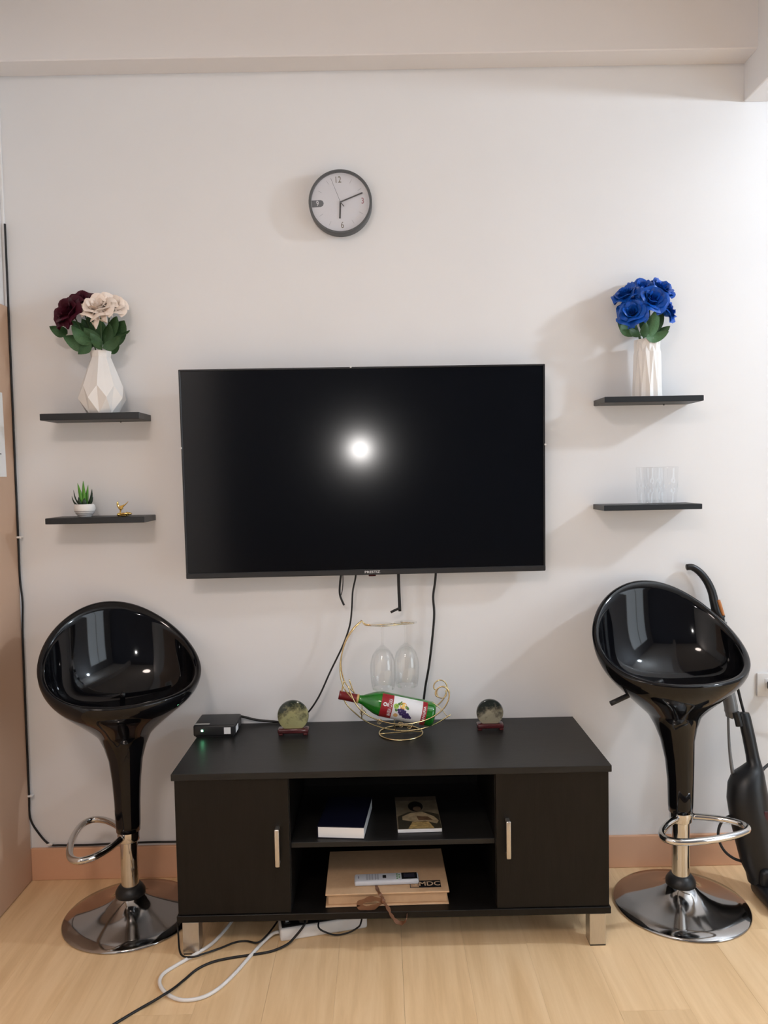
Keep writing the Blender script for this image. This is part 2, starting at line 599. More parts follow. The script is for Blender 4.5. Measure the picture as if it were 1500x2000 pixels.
cable('cable', px_path([(668, 1110), (664, 1140), (664, 1162), (672, 1182)], 1, -.038), .0035, M_WIRE, 'short thick black cable stub hanging left below the television')
cable('cable', px_path([(669, 1110), (670, 1135), (668, 1155), (664, 1168)], 1, -.034), .0015, M_WIRE, 'thin black wire loop beside the short cable stub')
cable('cable', px_path([(697, 1105), (694, 1130), (689, 1155), (687, 1190), (683, 1222)], 1, -.038) + [P(670, 1260, 1, -.04), P(645, 1312, 1, -.045), P(623, 1360, 1, -.05), P(600, 1393, 1, -.05), P(580, 1402, 2, .549)],
      .003, M_WIRE, 'long black cable slanting from television to behind the greenish stone disc')
st = thing('cable_strap', 'flat black cable strap with bent end hanging under the television', 'strap', P(778, 1110, 1, -.05))
part('strap', MB().tube(px_path([(778, 1110), (779, 1150), (780, 1172), (781, 1194)], 1, -.038), .0052, 8, smooth=4, flat=(1, .35)), M_WIRE, st, world=True, smooth=True)
part('strap_end', MB().tube(px_path([(780, 1188), (771, 1192), (763, 1196)], 1, -.042), .0042, 8, smooth=4, flat=(.4, 1)), M_WIRE, st, world=True, smooth=True)
cable('cable', px_path([(852, 1105), (850, 1135), (846, 1165), (848, 1200), (844, 1250), (838, 1300), (831, 1340), (827, 1372), (824, 1396)], 1, -.03) + [P(824, 1404, 2, .549)],
      .004, M_WIRE, 'black power cable dropping from television to behind the wine bottle')

# ================================================================== wall clock
CK = P(664.5, 393, 1, -.042)
CR = .1065
ck = thing('wall_clock', 'round white wall clock with dark grey rim', 'clock', (CK.x, 0, CK.z), (0, math.radians(-2.4), 0))
MY = Matrix.Rotation(PI / 2, 4, 'X')      # lathe axis z -> -y
part('case', MB().lathe([(.0, 0), (CR * .96, 0), (CR, .004), (CR, .038), (CR * .985, .042), (CR * .925, .042), (CR * .915, .030), (0, .030)], 64, M=MY, cap=False), M_DGREY, ck, smooth=True, angle=30)
dial = part('dial', MB().prism(disc(64, CR * .918), .030, .0312, MY), mat('dial_white', (.74, .735, .75), .5, noise=.01), ck)


def onclock(px, py):
    p = P(px, py, 1, -.032)
    v = Vector((p.x - CK.x, 0, p.z - CK.z))
    v.rotate(Euler((0, math.radians(2.4), 0)))
    return v


def flat_xz(name, vs, fs, y, m, par, label=None):
    return part(name, MB().add([Vector((p[0], y, p[1])) for p in vs], fs), m, par, fixn=False, label=label)


M_NUM = mat('numeral_gold_black', (.12, .095, .05), .4, noise=.02)
for s, (nx_, nz_), m, sz in (('12', (-.004, .074), M_NUM, .030), ('3', (.075, .000), mat('numeral_red', (.32, .05, .09), .4, noise=.02), .028), ('6', (.002, -.076), M_NUM, .030)):
    v, f = text_mesh(s, sz)
    flat_xz('numeral', [(p.x * .8 + nx_, p.y + nz_) for p in v], f, -.0316, m, dial)
tabp = [(-.096, -.0115), (-.066, -.0115), (-.059, -.008), (-.056, 0), (-.059, .008), (-.066, .0115), (-.096, .0115)]
part('number_tab', MB().add([Vector((x, -.0315, z)) for x, z in tabp], [tuple(range(7))]), mat('tab_grey', (.09, .10, .11), .5, noise=.02), dial, fixn=False)
v, f = text_mesh('9', .024)
flat_xz('numeral', [(p.x * .8 - .077, p.y) for p in v], f, -.0319, M_PAPER, dial)
for h in range(12):
    if h % 3:
        a = PI / 2 - h * PI / 6
        MM = Matrix.Rotation(-(a), 4, 'Y')
        part('tick', MB().box((.070, -.0319, -.0005), (.084, -.0312, .0005), MM), mat('tick_grey', (.40, .40, .42), .5, noise=.02), dial)


def hand(name, tip, tail, wd, y, m=M_INK):
    d = (tip - tail)
    L = d.length
    a = math.atan2(d.z, d.x)
    MM = Matrix.Translation(Vector((tail.x, 0, tail.z))) @ Matrix.Rotation(-a, 4, 'Y')
    return part(name, MB().box((0, y - .0008, -wd / 2), (L, y, wd / 2), MM), m, ck)


cc = Vector((0, 0, 0))
hand('minute_hand', onclock(708, 377), cc, .0042, -.0345)
hand('hour_hand', onclock(664, 427), cc, .0054, -.0332)
hand('second_hand', onclock(646, 349), cc, .0009, -.0358)
hand('second_hand_tail', onclock(672, 404), cc, .0024, -.0358)
part('hub', MB().lathe([(0, .030), (.003, .030), (.003, .0368), (0, .0368)], 12, M=MY, cap=False), M_DGREY, ck)
part('crystal', MB().prism(disc(48, CR * .92), .0385, .0395, MY), thin_glass('clock_crystal', (.98, .985, 1.0)), ck)

# ================================================================== floating shelves
SHELVES = {}
for key, x0, x1, zt, th, lab in (
        ('LU', -1.109, -.784, 1.626, .022, 'black floating shelf under the burgundy and cream roses'),
        ('LL', -1.105, -.779, 1.283, .020, 'black floating shelf under the small succulent pot'),
        ('RU', .742, 1.068, 1.646, .019, 'black floating shelf under the blue roses'),
        ('RL', .738, 1.063, 1.289, .018, 'black floating shelf under the clear tumblers')):
    s = thing('floating_shelf', lab, 'shelf', ((x0 + x1) / 2, 0, zt - th), group='floating shelves')
    hw = (x1 - x0) / 2
    part('board', MB().rbox((-hw + .0015, -.1285, 0), (hw - .0015, 0, th), .001, 1), M_WOODBLK, s)
    part('edge_band', MB().rbox((-hw, -.130, .0006), (hw, -.1284, th - .0006), .0005, 1).rbox((-hw, -.129, .0006), (-hw + .0014, 0, th - .0006), .0004, 1)
         .rbox((hw - .0014, -.129, .0006), (hw, 0, th - .0006), .0004, 1), mat('shelf_edge', (.022, .025, .028), .35, noise=.05), s)
    part('mounting_screw', MB().lathe([(0, -.005), (.0025, -.004), (.0025, 0), (0, 0)], 10, c=(hw * .42, -.03, 0), cap=False), M_DGREY, s)
    SHELVES[key] = (x0, x1, zt)

# ================================================================== television cabinet
CB = thing('tv_cabinet', 'low black wood-grain cabinet with two doors and open middle shelves', 'cabinet', (.0165, -.23, 0))
CX0, CX1, CYF, CYB = -.627, .660, -.460, -.006
ZT, ZB = .545, .098


def cbp(name, a, b, m=M_WOODBLK, r=.0012, par=None, **k):
    return part(name, MB().rbox(a, b, r, 1), m, par or CB, world=True, **k)


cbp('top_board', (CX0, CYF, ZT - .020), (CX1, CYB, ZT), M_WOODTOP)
cbp('bottom_board', (CX0 + .003, CYF + .004, ZB), (CX1 - .003, CYB, ZB + .020))
cbp('side_panel', (CX0 + .008, CYF + .026, ZB + .020), (CX0 + .024, CYB, ZT - .020))
cbp('side_panel', (CX1 - .024, CYF + .026, ZB + .020), (CX1 - .008, CYB, ZT - .020))
DL, DR = -.284, .318
cbp('divider', (DL - .018, CYF + .026, ZB + .020), (DL - .002, CYB, ZT - .020))
cbp('divider', (DR + .002, CYF + .026, ZB + .020), (DR + .018, CYB, ZT - .020))
ZS = .318
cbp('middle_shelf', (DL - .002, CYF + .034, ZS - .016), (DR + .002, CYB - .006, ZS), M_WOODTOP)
cbp('back_panel', (CX0 + .024, CYB - .006, ZB + .020), (CX1 - .024, CYB, ZT - .020))
for (a, b, hxp) in ((CX0 + .007, DL - .003, (540, 1620, 1694)), (DR + .003, CX1 - .007, (993, 1604, 1678))):
    d = cbp('door', (a, CYF + .009, ZB + .021), (b, CYF + .025, ZT - .022))
    pt, pb = P(hxp[0], hxp[1], 1, CYF - .016), P(hxp[0], hxp[2], 1, CYF - .016)
    hx, z1, z0 = pt.x, pt.z, pb.z
    hm = MB().rbox((hx - .007, CYF - .020, z0), (hx + .007, CYF - .012, z1), .0035, 3)
    hm.rbox((hx - .006, CYF - .016, z0), (hx + .006, CYF + .0095, z0 + .010), .003, 2).rbox((hx - .006, CYF - .016, z1 - .010), (hx + .006, CYF + .0095, z1), .003, 2)
    part('handle', hm, M_SILVER, d, world=True, smooth=True, angle=40, label='silver bar handle')
for (lx0, ly0) in ((CX0 + .018, CYF + .006), (CX1 - .066, CYF + .006), (CX0 + .018, CYB - .054), (CX1 - .066, CYB - .054)):
    lg = MB().rbox((lx0, ly0, .003), (lx0 + .048, ly0 + .048, ZB), .0015, 1)
    l = part('leg', lg, M_SILVER, CB, world=True)
    part('foot_pad', MB().box((lx0 + .001, ly0 + .001, 0), (lx0 + .047, ly0 + .047, .0031)), M_BLKPL, l, world=True)

# ---- book on the middle shelf
bk = thing('hardcover_book', 'thick dark navy book with white pages lying on the middle shelf', 'book', (-.128, -.30, ZS), (0, 0, math.radians(-6)))
M_NAVY = mat('navy_cover', (.004, .005, .018), .45, noise=.05)
BW, BD, BH = .142, .215, .036
part('cover', MB().rbox((-BW / 2, -BD / 2, 0), (BW / 2, BD / 2, .0025), .0008, 1).rbox((-BW / 2, -BD / 2, BH - .0025), (BW / 2, BD / 2, BH), .0008, 1)
     .rbox((-BW / 2 - .001, -BD / 2, 0), (-BW / 2 + .003, BD / 2, BH), .001, 1), M_NAVY, bk)
part('page_block', MB().box((-BW / 2 + .003, -BD / 2 + .0005, .0025), (BW / 2 - .0006, BD / 2 - .002, BH - .0025)), M_PAPER, bk)

# ---- booklet with a printed picture: plain stand-in print of a draped figure
M_MAG = mat('booklet_print_ground', (.20, .165, .11), .35, noise=.3, nscale=30)
mgz = thing('paperback_booklet', 'thin paperback with a brown picture cover lying on the middle shelf', 'book', (.098, -.262, ZS), (0, 0, math.radians(1)))
MW, MD, MH = .134, .232, .011
part('page_block', MB().rbox((-MW / 2, -MD / 2, 0), (MW / 2, MD / 2, MH), .001, 1), M_PAPER, mgz)
cv = part('cover', MB().rbox((-MW / 2 - .0005, -MD / 2 - .0003, MH), (MW / 2 + .0005, MD / 2, MH + .0008), .0003, 1), M_MAG, mgz)


def blot(name, poly, z, m):
    part(name, MB().add([Vector((x, y, z)) for x, y in poly], [tuple(range(len(poly)))]), m, cv, fixn=False)


def ell(cx, cy, rx, ry, n=20):
    return [(cx + rx * math.cos(2 * PI * i / n), cy + ry * math.sin(2 * PI * i / n)) for i in range(n)]


Z = MH + .0009
blot('title_band', [(-.067, .085), (.067, .085), (.067, .115), (-.067, .115)], Z, mat('print_brown', (.13, .10, .075), .4, noise=.2, nscale=60))
blot('printed_shape', [(-.064, -.115), (.066, -.115), (.066, -.02), (.03, .0), (-.03, .0), (-.064, -.03)], Z, mat('print_dark', (.05, .045, .03), .4, noise=.3, nscale=60))
blot('printed_shape', [(-.05, -.03), (-.02, -.005), (.015, .0), (.05, -.035), (.062, -.065), (.055, -.085), (.02, -.065), (-.01, -.07), (-.05, -.055)], Z + .0002, mat('print_cream', (.42, .33, .20), .4, noise=.25, nscale=60))
blot('printed_shape', [(-.005, -.03), (.03, -.035), (.045, -.06), (.0, -.06)], Z + .0003, mat('print_umber', (.14, .08, .045), .4, noise=.3, nscale=60))
blot('printed_shape', [(-.035, -.115), (-.02, -.07), (.03, -.07), (.045, -.115)], Z + .0004, mat('print_ochre', (.45, .32, .13), .4, noise=.4, nscale=90))
blot('printed_shape', ell(-.004, .04, .024, .038), Z + .0005, mat('print_black', (.012, .01, .009), .4, noise=.2))
blot('printed_shape', ell(.0, .022, .013, .017), Z + .0006, mat('print_skin', (.20, .13, .08), .4, noise=.2, nscale=80))

# ---- kraft box with ribbon in the lower compartment
ZL = ZB + .020
M_KRAFT = mat('kraft_board', (.56, .36, .21), .65, noise=.04, nscale=60)
bxl, bxr = P(636, 1773, 2, ZL).x, P(877, 1767, 2, ZL).x
BOXC = Vector(((bxl + bxr) / 2, -.425, ZL))
kb = thing('gift_box', 'flat kraft cardboard box tied with brown ribbon in lower compartment', 'box', BOXC, (0, 0, math.radians(.8)))
KW = (bxr - bxl)
KD, KH = .262, .036
part('base_cover', MB().rbox((-KW / 2, 0, 0), (KW / 2, KD, .004), .0012, 1), M_KRAFT, kb)
part('tray', MB().rbox((-KW / 2 + .007, .008, .004), (KW / 2 - .004, KD - .004, KH), .002, 1), M_KRAFT, kb)
lid = part('lid', MB().rbox((-KW / 2, -.001, KH), (KW / 2 + .002, KD, KH + .005), .0012, 1), M_KRAFT, kb)
KT = KH + .005
lgx0, lgx1, lgy0, lgy1 = .070, .164, .022, .062
part('logo_plate', MB().add([(lgx0, lgy0, KT + .0003), (lgx1, lgy0, KT + .0003), (lgx1, lgy1, KT + .0003), (lgx0, lgy1, KT + .0003)], [(0, 1, 2, 3)]), M_INK, lid, fixn=False)
part('logo_square', MB().add([(lgx0 + .002, lgy0 + .003, KT + .0005), (lgx0 + .027, lgy0 + .003, KT + .0005), (lgx0 + .027, lgy1 - .003, KT + .0005), (lgx0 + .002, lgy1 - .003, KT + .0005)], [(0, 1, 2, 3)]),
     mat('kraft_print', (.40, .255, .15), .65, noise=.04), lid, fixn=False)
v, f = text_mesh('S', .040, .0004)
part('logo_letter', MB().add([Vector((p.x * .85 + lgx0 + .0145, p.y * .9 + (lgy0 + lgy1) / 2, KT + .0007)) for p in v], f), M_KRAFT, lid, fixn=False)
v, f = text_mesh('MDC', .037, .0005)
part('logo_lettering', MB().add([Vector((p.x * .80 + lgx0 + .060, p.y * .9 + (lgy0 + lgy1) / 2, KT + .0007)) for p in v], f), mat('tan_print', (.62, .44, .29), .6, noise=.03), lid, fixn=False)
M_RIB = mat('brown_satin', (.16, .07, .035), .32, noise=.15, nscale=60)


def ribbon(pts, wd, m=M_RIB, name='ribbon', wv=Vector((0, 0, 1)), par=kb):
    pts = catmull([Vector(p) for p in pts], 5)
    mb = MB()
    n = len(pts)
    vs = []
    for i, p in enumerate(pts):
        t = (pts[min(i + 1, n - 1)] - pts[max(i - 1, 0)]).normalized()
        sd = wv - t * wv.dot(t)
        sd = sd.normalized() if sd.length > .05 else t.orthogonal().normalized()
        nn = t.cross(sd) * .0005
        ww = wd * (.5 + .12 * math.sin(i * 1.3)) * min(1, .45 + 3 * min(i, n - 1 - i) / n)
        vs += [p + sd * ww + nn, p - sd * ww + nn, p - sd * ww - nn, p + sd * ww - nn]
    fs = []
    for i in range(n - 1):
        for k in range(4):
            l = (k + 1) % 4
            fs.append((i * 4 + k, i * 4 + l, i * 4 + 4 + l, i * 4 + 4 + k))
    fs += [(3, 2, 1, 0), tuple((n - 1) * 4 + k for k in range(4))]
    return part(name, mb.add(vs, fs), m, par, smooth=True, angle=50)


kx = P(748, 1750, 1, -.43).x - BOXC.x
ribbon([(kx - .03, .10, KT + .001), (kx - .018, .03, KT + .001), (kx - .010, -.003, KT), (kx - .002, -.007, .030), (kx, -.010, .024)], .009, wv=Vector((1, 0, 0)))
ribbon([(kx, -.010, .022), (kx - .03, -.018, .034), (kx - .066, -.020, .025), (kx - .070, -.020, .012), (kx - .035, -.018, .006), (kx, -.012, .020)], .015, name='bow_loop')
ribbon([(kx, -.012, .022), (kx + .012, -.022, .010), (kx + .022, -.034, -.004), (kx + .035, -.040, -.022), (kx + .052, -.040, -.030), (kx + .066, -.039, -.022), (kx + .070, -.036, -.004)], .013, name='ribbon_tail', wv=Vector((.3, 1, .3)))
part('knot', MB().sphere((kx, -.012, .022), .0075, 10, 8, (1, .7, 1.1)), M_RIB, kb, smooth=True)

# ---- remote control on the box
RMC = P(755, 1722, 2, ZL + KT)
M_RGREY = mat('remote_grey', (.55, .57, .62), .4, noise=.02)
rm = thing('remote_control', 'pale grey air conditioner remote lying on the kraft box', 'remote', (RMC.x, RMC.y, ZL + KT), (0, 0, math.radians(2.0)))
RL_, RW, RH = .196, .048, .016
part('casing', MB().rbox((-RL_ / 2, -RW / 2, 0), (RL_ / 2, RW / 2, RH), .006, 3), M_RGREY, rm, smooth=True, angle=40)
zt = RH
part('display', MB().rbox((RL_ / 2 - .052, -.018, zt - .001), (RL_ / 2 - .004, .019, zt + .0006), .0005, 1), mat('remote_lcd', (.012, .012, .014), .15, noise=.02), rm)
part('display_glass', MB().box((RL_ / 2 - .045, -.009, zt + .0006), (RL_ / 2 - .012, .012, zt + .0010)), mat('remote_lcd_inner', (.03, .03, .045), .1, noise=.02), rm)
part('power_button', MB().rbox((-.012, -.008, zt - .001), (-.001, .008, zt + .0014), .001, 1), M_BLKPL, rm)
for gx in (-.062, -.054, -.046, -.036, -.029):
    part('button_strip', MB().rbox((gx, -.016, zt - .001), (gx + .005, .017, zt + .0007), .0004, 1), mat('remote_button', (.36, .37, .41), .5, noise=.02), rm)
for (gx, gy) in ((.030, -.012), (.030, .0), (.030, .012), (.037, -.006), (.037, .007)):
    part('green_mark', MB().rbox((gx, gy - .003, zt - .001), (gx + .005, gy + .003, zt + .0005), .0003, 1), mat('remote_green', (.08, .25, .07), .5, noise=.02), rm)
part('brand_mark', MB().rbox((-.087, -.006, zt - .001), (-.084, .008, zt + .0004), .0002, 1), mat('remote_print', (.2, .2, .25), .5, noise=.02), rm)

# ================================================================== things on the cabinet top
# ---- small black network box
rt0, rt1 = P(378, 1441, 2, ZT), P(458, 1442, 2, ZT)
RXC, RYF = (rt0.x + rt1.x) / 2, (rt0.y + rt1.y) / 2
ro = thing('network_box', 'small square black network box with a green light on the cabinet', 'router', (RXC, RYF + .065, ZT))
hw = (rt1.x - rt0.x) / 2
part('casing', MB().rbox((-hw, -.062, .004), (hw, .062, .042), .006, 3), M_BLKPL, ro, smooth=True, angle=40)
part('foot_plate', MB().rbox((-hw + .006, -.056, 0), (hw - .006, .056, .005), .001, 1), M_BLKPL, ro)
part('top_sticker', MB().box((-hw + .004, -.054, .0418), (-hw + .052, -.040, .0423)), mat('sticker_grey', (.35, .34, .32), .5, noise=.02), ro)
part('front_label', MB().box((hw - .036, -.0625, .012), (hw - .014, -.0615, .034)), M_PAPER, ro)
part('side_label', MB().box((hw - .0006, -.045, .010), (hw + .0004, -.005, .030)), M_PAPER, ro)
part('status_light', MB().sphere((-hw + .030, -.062, .024), .0035, 10, 6), mat('green_led', (.1, .9, .3), .4, emit=(.25, 1.0, .5), estr=22, noise=.01), ro, smooth=True, label='small glowing green light')
part('rear_plug', MB().rbox((hw - .052, .062, .014), (hw - .008, .078, .030), .002, 1), mat('pink_plug', (.55, .36, .36), .5, noise=.02), ro)
cable('cable', [Vector((RXC + .0, RYF + .126, ZT + .030)), P(440, 1397, 1, -.012), P(470, 1399, 1, -.012), P(500, 1406, 1, -.012), P(530, 1409, 1, -.012), P(560, 1412, 2, ZT + .005)],
      .0045, M_WIRE, 'black cable arching from behind the network box along the wall')


# ---- stone discs on wooden stands
def stone_mat(name, base, dark, warm, band_lo, band_hi, scale):
    m = bpy.data.materials.new(name)
    m.use_nodes = True
    nt = m.node_tree
    b = nt.nodes['Principled BSDF']
    tc = nt.nodes.new('ShaderNodeTexCoord')
    n = nt.nodes.new('ShaderNodeTexNoise')
    n.inputs['Scale'].default_value = scale
    n.inputs['Detail'].default_value = 8
    n.inputs['Roughness'].default_value = .68
    nt.links.new(tc.outputs['Object'], n.inputs['Vector'])
    sx = nt.nodes.new('ShaderNodeSeparateXYZ')
    nt.links.new(tc.outputs['Object'], sx.inputs[0])
    mr = nt.nodes.new('ShaderNodeMapRange')
    mr.inputs['From Min'].default_value = band_lo
    mr.inputs['From Max'].default_value = band_hi
    mr.inputs['To Min'].default_value = -.12
    mr.inputs['To Max'].default_value = .13
    nt.links.new(sx.outputs['Z'], mr.inputs['Value'])
    ad = nt.nodes.new('ShaderNodeMath')
    nt.links.new(n.outputs['Fac'], ad.inputs[0])
    nt.links.new(mr.outputs[0], ad.inputs[1])
    r = nt.nodes.new('ShaderNodeValToRGB')
    e = r.color_ramp.elements
    e[0].position, e[1].position = .44, .62
    e[0].color = (*base, 1)
    e[1].color = (*dark, 1)
    k = e.new(.52)
    k.color = (*warm, 1)
    nt.links.new(ad.outputs[0], r.inputs['Fac'])
    nt.links.new(r.outputs[0], b.inputs['Base Color'])
    b.inputs['Roughness'].default_value = .12
    return m


def stone(x, y, rad, m, label, mname):
    t = thing('stone_ornament', label, 'ornament', (x, y, ZT))
    hw = rad * .98
    bs = MB().rbox((-hw, -.018, .006), (hw, .018, .022), .005, 3)
    bs_o = part('stand', bs, mat('rosewood', (.07, .012, .014), .14, noise=.2, nscale=30, coat=.3), t, smooth=True, angle=40)
    for sx in (-1, 1):
        for sy in (-1, 1):
            part('stand_foot', MB().rbox((sx * hw * .8 - .007, sy * .012 - .005, 0), (sx * hw * .8 + .007, sy * .012 + .005, .0075), .002, 1), MATS['rosewood'], bs_o)
    zc = .020 + rad * .82
    prof = [(0, -.0075), (rad * .9, -.0075), (rad * .97, -.006), (rad, 0), (rad * .97, .006), (rad * .9, .0075), (0, .0075)]
    part('stone_disc', MB().lathe(prof, 48, M=Matrix.Translation((0, 0, zc)) @ MY, cap=False), m, t, smooth=True, angle=50)


s0, s1 = P(540, 1438, 2, ZT), P(604, 1438, 2, ZT)
stone((s0.x + s1.x) / 2, s0.y + .018, .0525, stone_mat('green_agate', (.36, .35, .17), (.022, .03, .02), (.20, .19, .10), .03, .115, 20),
      'round yellow-green stone disc on a dark red wooden stand', 'a')
s0, s1 = P(931, 1428, 2, ZT), P(987, 1428, 2, ZT)
stone((s0.x + s1.x) / 2, s0.y + .018, .0455, stone_mat('grey_agate', (.30, .27, .19), (.018, .022, .018), (.16, .14, .10), .03, .085, 24),
      'round grey-green mottled stone disc on a dark red wooden stand', 'b')

# ---- wine rack, bottle and glasses
RY = -.146
rk = thing('wine_rack', 'curved gold wire wine rack on a ring base holding a bottle', 'wine rack', (P(783, 1432, 2, ZT).x, RY, ZT))
rcx = rk.location.x
WR = .0022
part('base_ring', MB().tube([(rcx + .072 * math.cos(a), RY + .072 * math.sin(a), ZT + .0026) for a in [2 * PI * i / 48 for i in range(48)]], .0026, 8, closed=True), M_GOLD, rk, world=True, smooth=True)
part('base_bar', MB().tube([(rcx - .070, RY - .012, ZT + .004), (rcx + .02, RY, ZT + .005), (rcx + .071, RY + .004, ZT + .004)], .0022, 8, smooth=4), M_GOLD, rk, world=True, smooth=True)
DY = .040


def rp(pl, y):
    return [P(a, b, 1, y) for a, b in pl]


keel = rp([(672, 1330), (668, 1352), (676, 1374), (695, 1394), (720, 1412), (750, 1422), (785, 1427), (820, 1424), (850, 1414), (880, 1396)], RY - .004)
part('keel_wire', MB().tube(keel, WR, 8, smooth=5), M_GOLD, rk, world=True, smooth=True)
rail = [(680, 1340), (690, 1366), (706, 1388), (732, 1404), (770, 1414), (805, 1413), (840, 1403), (866, 1384), (877, 1362), (874, 1346), (862, 1341), (852, 1348), (851, 1358), (858, 1362)]
part('side_rail', MB().tube(rp(rail, RY - DY), WR, 8, smooth=5), M_GOLD, rk, world=True, smooth=True)
zoff = P(0, 0, 1, RY)
rail_b = [P(a, b, 1, RY - DY) + Vector((0, 2 * DY, 0)) for a, b in rail]
part('side_rail', MB().tube(rail_b, WR, 8, smooth=5), M_GOLD, rk, world=True, smooth=True)
cres = [(690, 1366), (672, 1345), (664, 1315), (666, 1285), (675, 1255), (690, 1232), (706, 1217)]
for sy in (-1, 1):
    cp = []
    for i, (a, b) in enumerate(cres):
        t = i / (len(cres) - 1)
        cp.append(P(a, b, 1, RY - DY) + Vector((0, DY + sy * DY * (1 - t) ** .8 * .9 + sy * .004, 0)))
    part('crescent_wire', MB().tube(cp, WR, 8, smooth=5), M_GOLD, rk, world=True, smooth=True)
top0 = cp[-1]
# post that ties keel to base ring
part('post', MB().tube([P(785, 1427, 1, RY - .004), (rcx, RY, ZT + .004)], .003, 8), M_GOLD, rk, world=True, smooth=True)
# wires across between the two rails (cradle)
for (a, b) in ((706, 1388), (770, 1414), (840, 1403)):
    q = P(a, b, 1, RY - DY)
    kq = min(catmull([Vector(p) for p in keel], 8), key=lambda p: abs(p.x - q.x))
    part('cross_wire', MB().tube([q, Vector((kq.x, RY - .004, kq.z)), q + Vector((0, 2 * DY, 0))], .0016, 6, smooth=5), M_GOLD, rk, world=True, smooth=True)
# scrolls
for (a, b, s) in ((708, 1392, 1), (741, 1410, 1), (783, 1416, -1), (800, 1419, 1), (834, 1411, -1)):
    c = P(a, b, 1, RY - .026)
    pts = []
    for i in range(22):
        th = i / 21 * 3.6 * PI
        rr = .0105 * (1 - i / 26)
        pts.append(c + Vector((s * rr * math.cos(th), 0, rr * math.sin(th))))
    part('scroll', MB().tube(pts, .0012, 6), M_GOLD, rk, world=True, smooth=True)
# two spare curls at the stern
cu = P(864, 1356, 1, RY)
part('stern_curl', MB().tube([cu + Vector((.024 * math.cos(t) * (1 - t / 14), 0, .026 * math.sin(t) * (1 - t / 14) + .004)) for t in [i * .28 for i in range(26)]], .0017, 6), M_GOLD, rk, world=True, smooth=True)
part('stern_brace', MB().tube([P(845, 1372, 1, RY - .01), P(862, 1385, 1, RY - .006), P(873, 1399, 1, RY - .004)], .0014, 6, smooth=4), M_GOLD, rk, world=True, smooth=True)

# glass positions
G1, G2 = P(746, 1216, 1, RY - .016), P(792, 1216, 1, RY + .012)
ZG = (G1.z + G2.z) / 2
G1.z = G2.z = ZG
hold = [top0, Vector((G1.x - .055, RY - .002, ZG - .006)), Vector((G1.x - .022, G1.y - .004, ZG - .006)), Vector((G1.x, G1.y - .012, ZG - .006)), Vector((G1.x + .02, G1.y - .006, ZG - .006)),
        Vector((G2.x - .02, G2.y - .016, ZG - .006)), Vector((G2.x, G2.y - .012, ZG - .006)), Vector((G2.x + .022, G2.y - .004, ZG - .006)), Vector((G2.x + .028, G2.y + .003, ZG - .005)),
        Vector((G2.x + .018, G2.y + .010, ZG - .006)), Vector((G2.x, G2.y + .012, ZG - .006)), Vector((G1.x + .02, G1.y + .020, ZG - .006)), Vector((G1.x, G1.y + .013, ZG - .006)), Vector((G1.x - .05, RY + .006, ZG - .006)), top0]
part('glass_holder', MB().tube(hold, .0019, 8, smooth=5), M_GOLD, rk, world=True, smooth=True)


def wine_glass(p, label):
    t = thing('wine_glass', label, 'wine glass', p, group='wine glasses hanging in the rack')
    # profile from foot (top, z=0) down to the rim; outer then inner wall
    part('foot', MB().lathe([(0, .003), (.030, .0005), (.0385, -.0015), (.0385, -.003), (.020, -.0035), (.006, -.008), (.004, -.012)], 40, cap=False), M_GLASS, t, smooth=True, fixn=True)
    part('stem', MB().lathe([(.004, -.012), (.0036, -.04), (.0042, -.066), (.007, -.074)], 20, cap=False), M_GLASS, t, smooth=True)
    part('bowl', MB().lathe([(.0, -.072), (.007, -.074), (.020, -.084), (.033, -.102), (.0405, -.128), (.042, -.155), (.0395, -.190), (.037, -.214), (.0362, -.214), (.0388, -.190), (.0412, -.155), (.0397, -.129), (.032, -.104), (.018, -.088), (0, -.082)], 40, cap=False), M_GLASS, t, smooth=True)


wine_glass(G1, 'clear wine glass hanging upside down next to the rack crescent')
wine_glass(G2, 'clear wine glass hanging upside down at the rack holder tip')

# bottle: axis from the capsule end to the base
A0, A1 = P(662, 1357, 1, RY), P(848, 1396, 1, RY)
ax = (A1 - A0)
BL = ax.length
axn = ax.normalized()
side = Vector((0, -1, 0))
upv = axn.cross(side).normalized()
MBt = Matrix(((side.x, upv.x, axn.x, 0), (side.y, upv.y, axn.y, 0), (side.z, upv.z, axn.z, 0), (0, 0, 0, 1)))
bo = thing('wine_bottle', 'green wine bottle with red capsule lying in the gold rack', 'bottle', A0)
bo.matrix_world = Matrix.Translation(A0) @ MBt
bo.rotation_mode = 'XYZ'
bo.rotation_euler = MBt.to_3x3().to_euler()
BRD = .041
M_BGLASS = mat('green_bottle_glass', (.010, .17, .012), .06, spec=.7, noise=.25, nscale=14, coat=.4)
part('glass_body', MB().lathe([(0, .004), (.0135, .004), (.0135, .070), (.016, .080), (.027, .101), (.036, .121), (BRD, .142), (BRD, BL - .012), (BRD - .004, BL - .003), (BRD - .012, BL), (0, BL - .012)], 48, cap=False), M_BGLASS, bo, smooth=True, angle=50)
cap_ = part('capsule', MB().lathe([(0, 0), (.0138, 0), (.0148, .002), (.0148, .010), (.0142, .012), (.0145, .048), (.0145, .066), (.0137, .0665)], 32, cap=False), mat('capsule_red', (.16, .010, .014), .3, noise=.1, nscale=40), bo, smooth=True, angle=50)
part('capsule_band', MB().lathe([(.0149, .060), (.0152, .061), (.0152, .066), (.0149, .067)], 32, cap=False), mat('capsule_gold', (.55, .38, .15), .35, noise=.1), cap_, smooth=True)


def cyl_patch(name, z0, z1, a0, a1, r, m, par, n=20):
    # angle 0 faces the camera (local +x), positive towards up
    mb = MB().grid(lambda u, v: Vector((r * math.cos(a0 + (a1 - a0) * u), -r * math.sin(a0 + (a1 - a0) * u), z0 + (z1 - z0) * v)), n, 1)
    return part(name, mb, m, par, smooth=True, fixn=False)


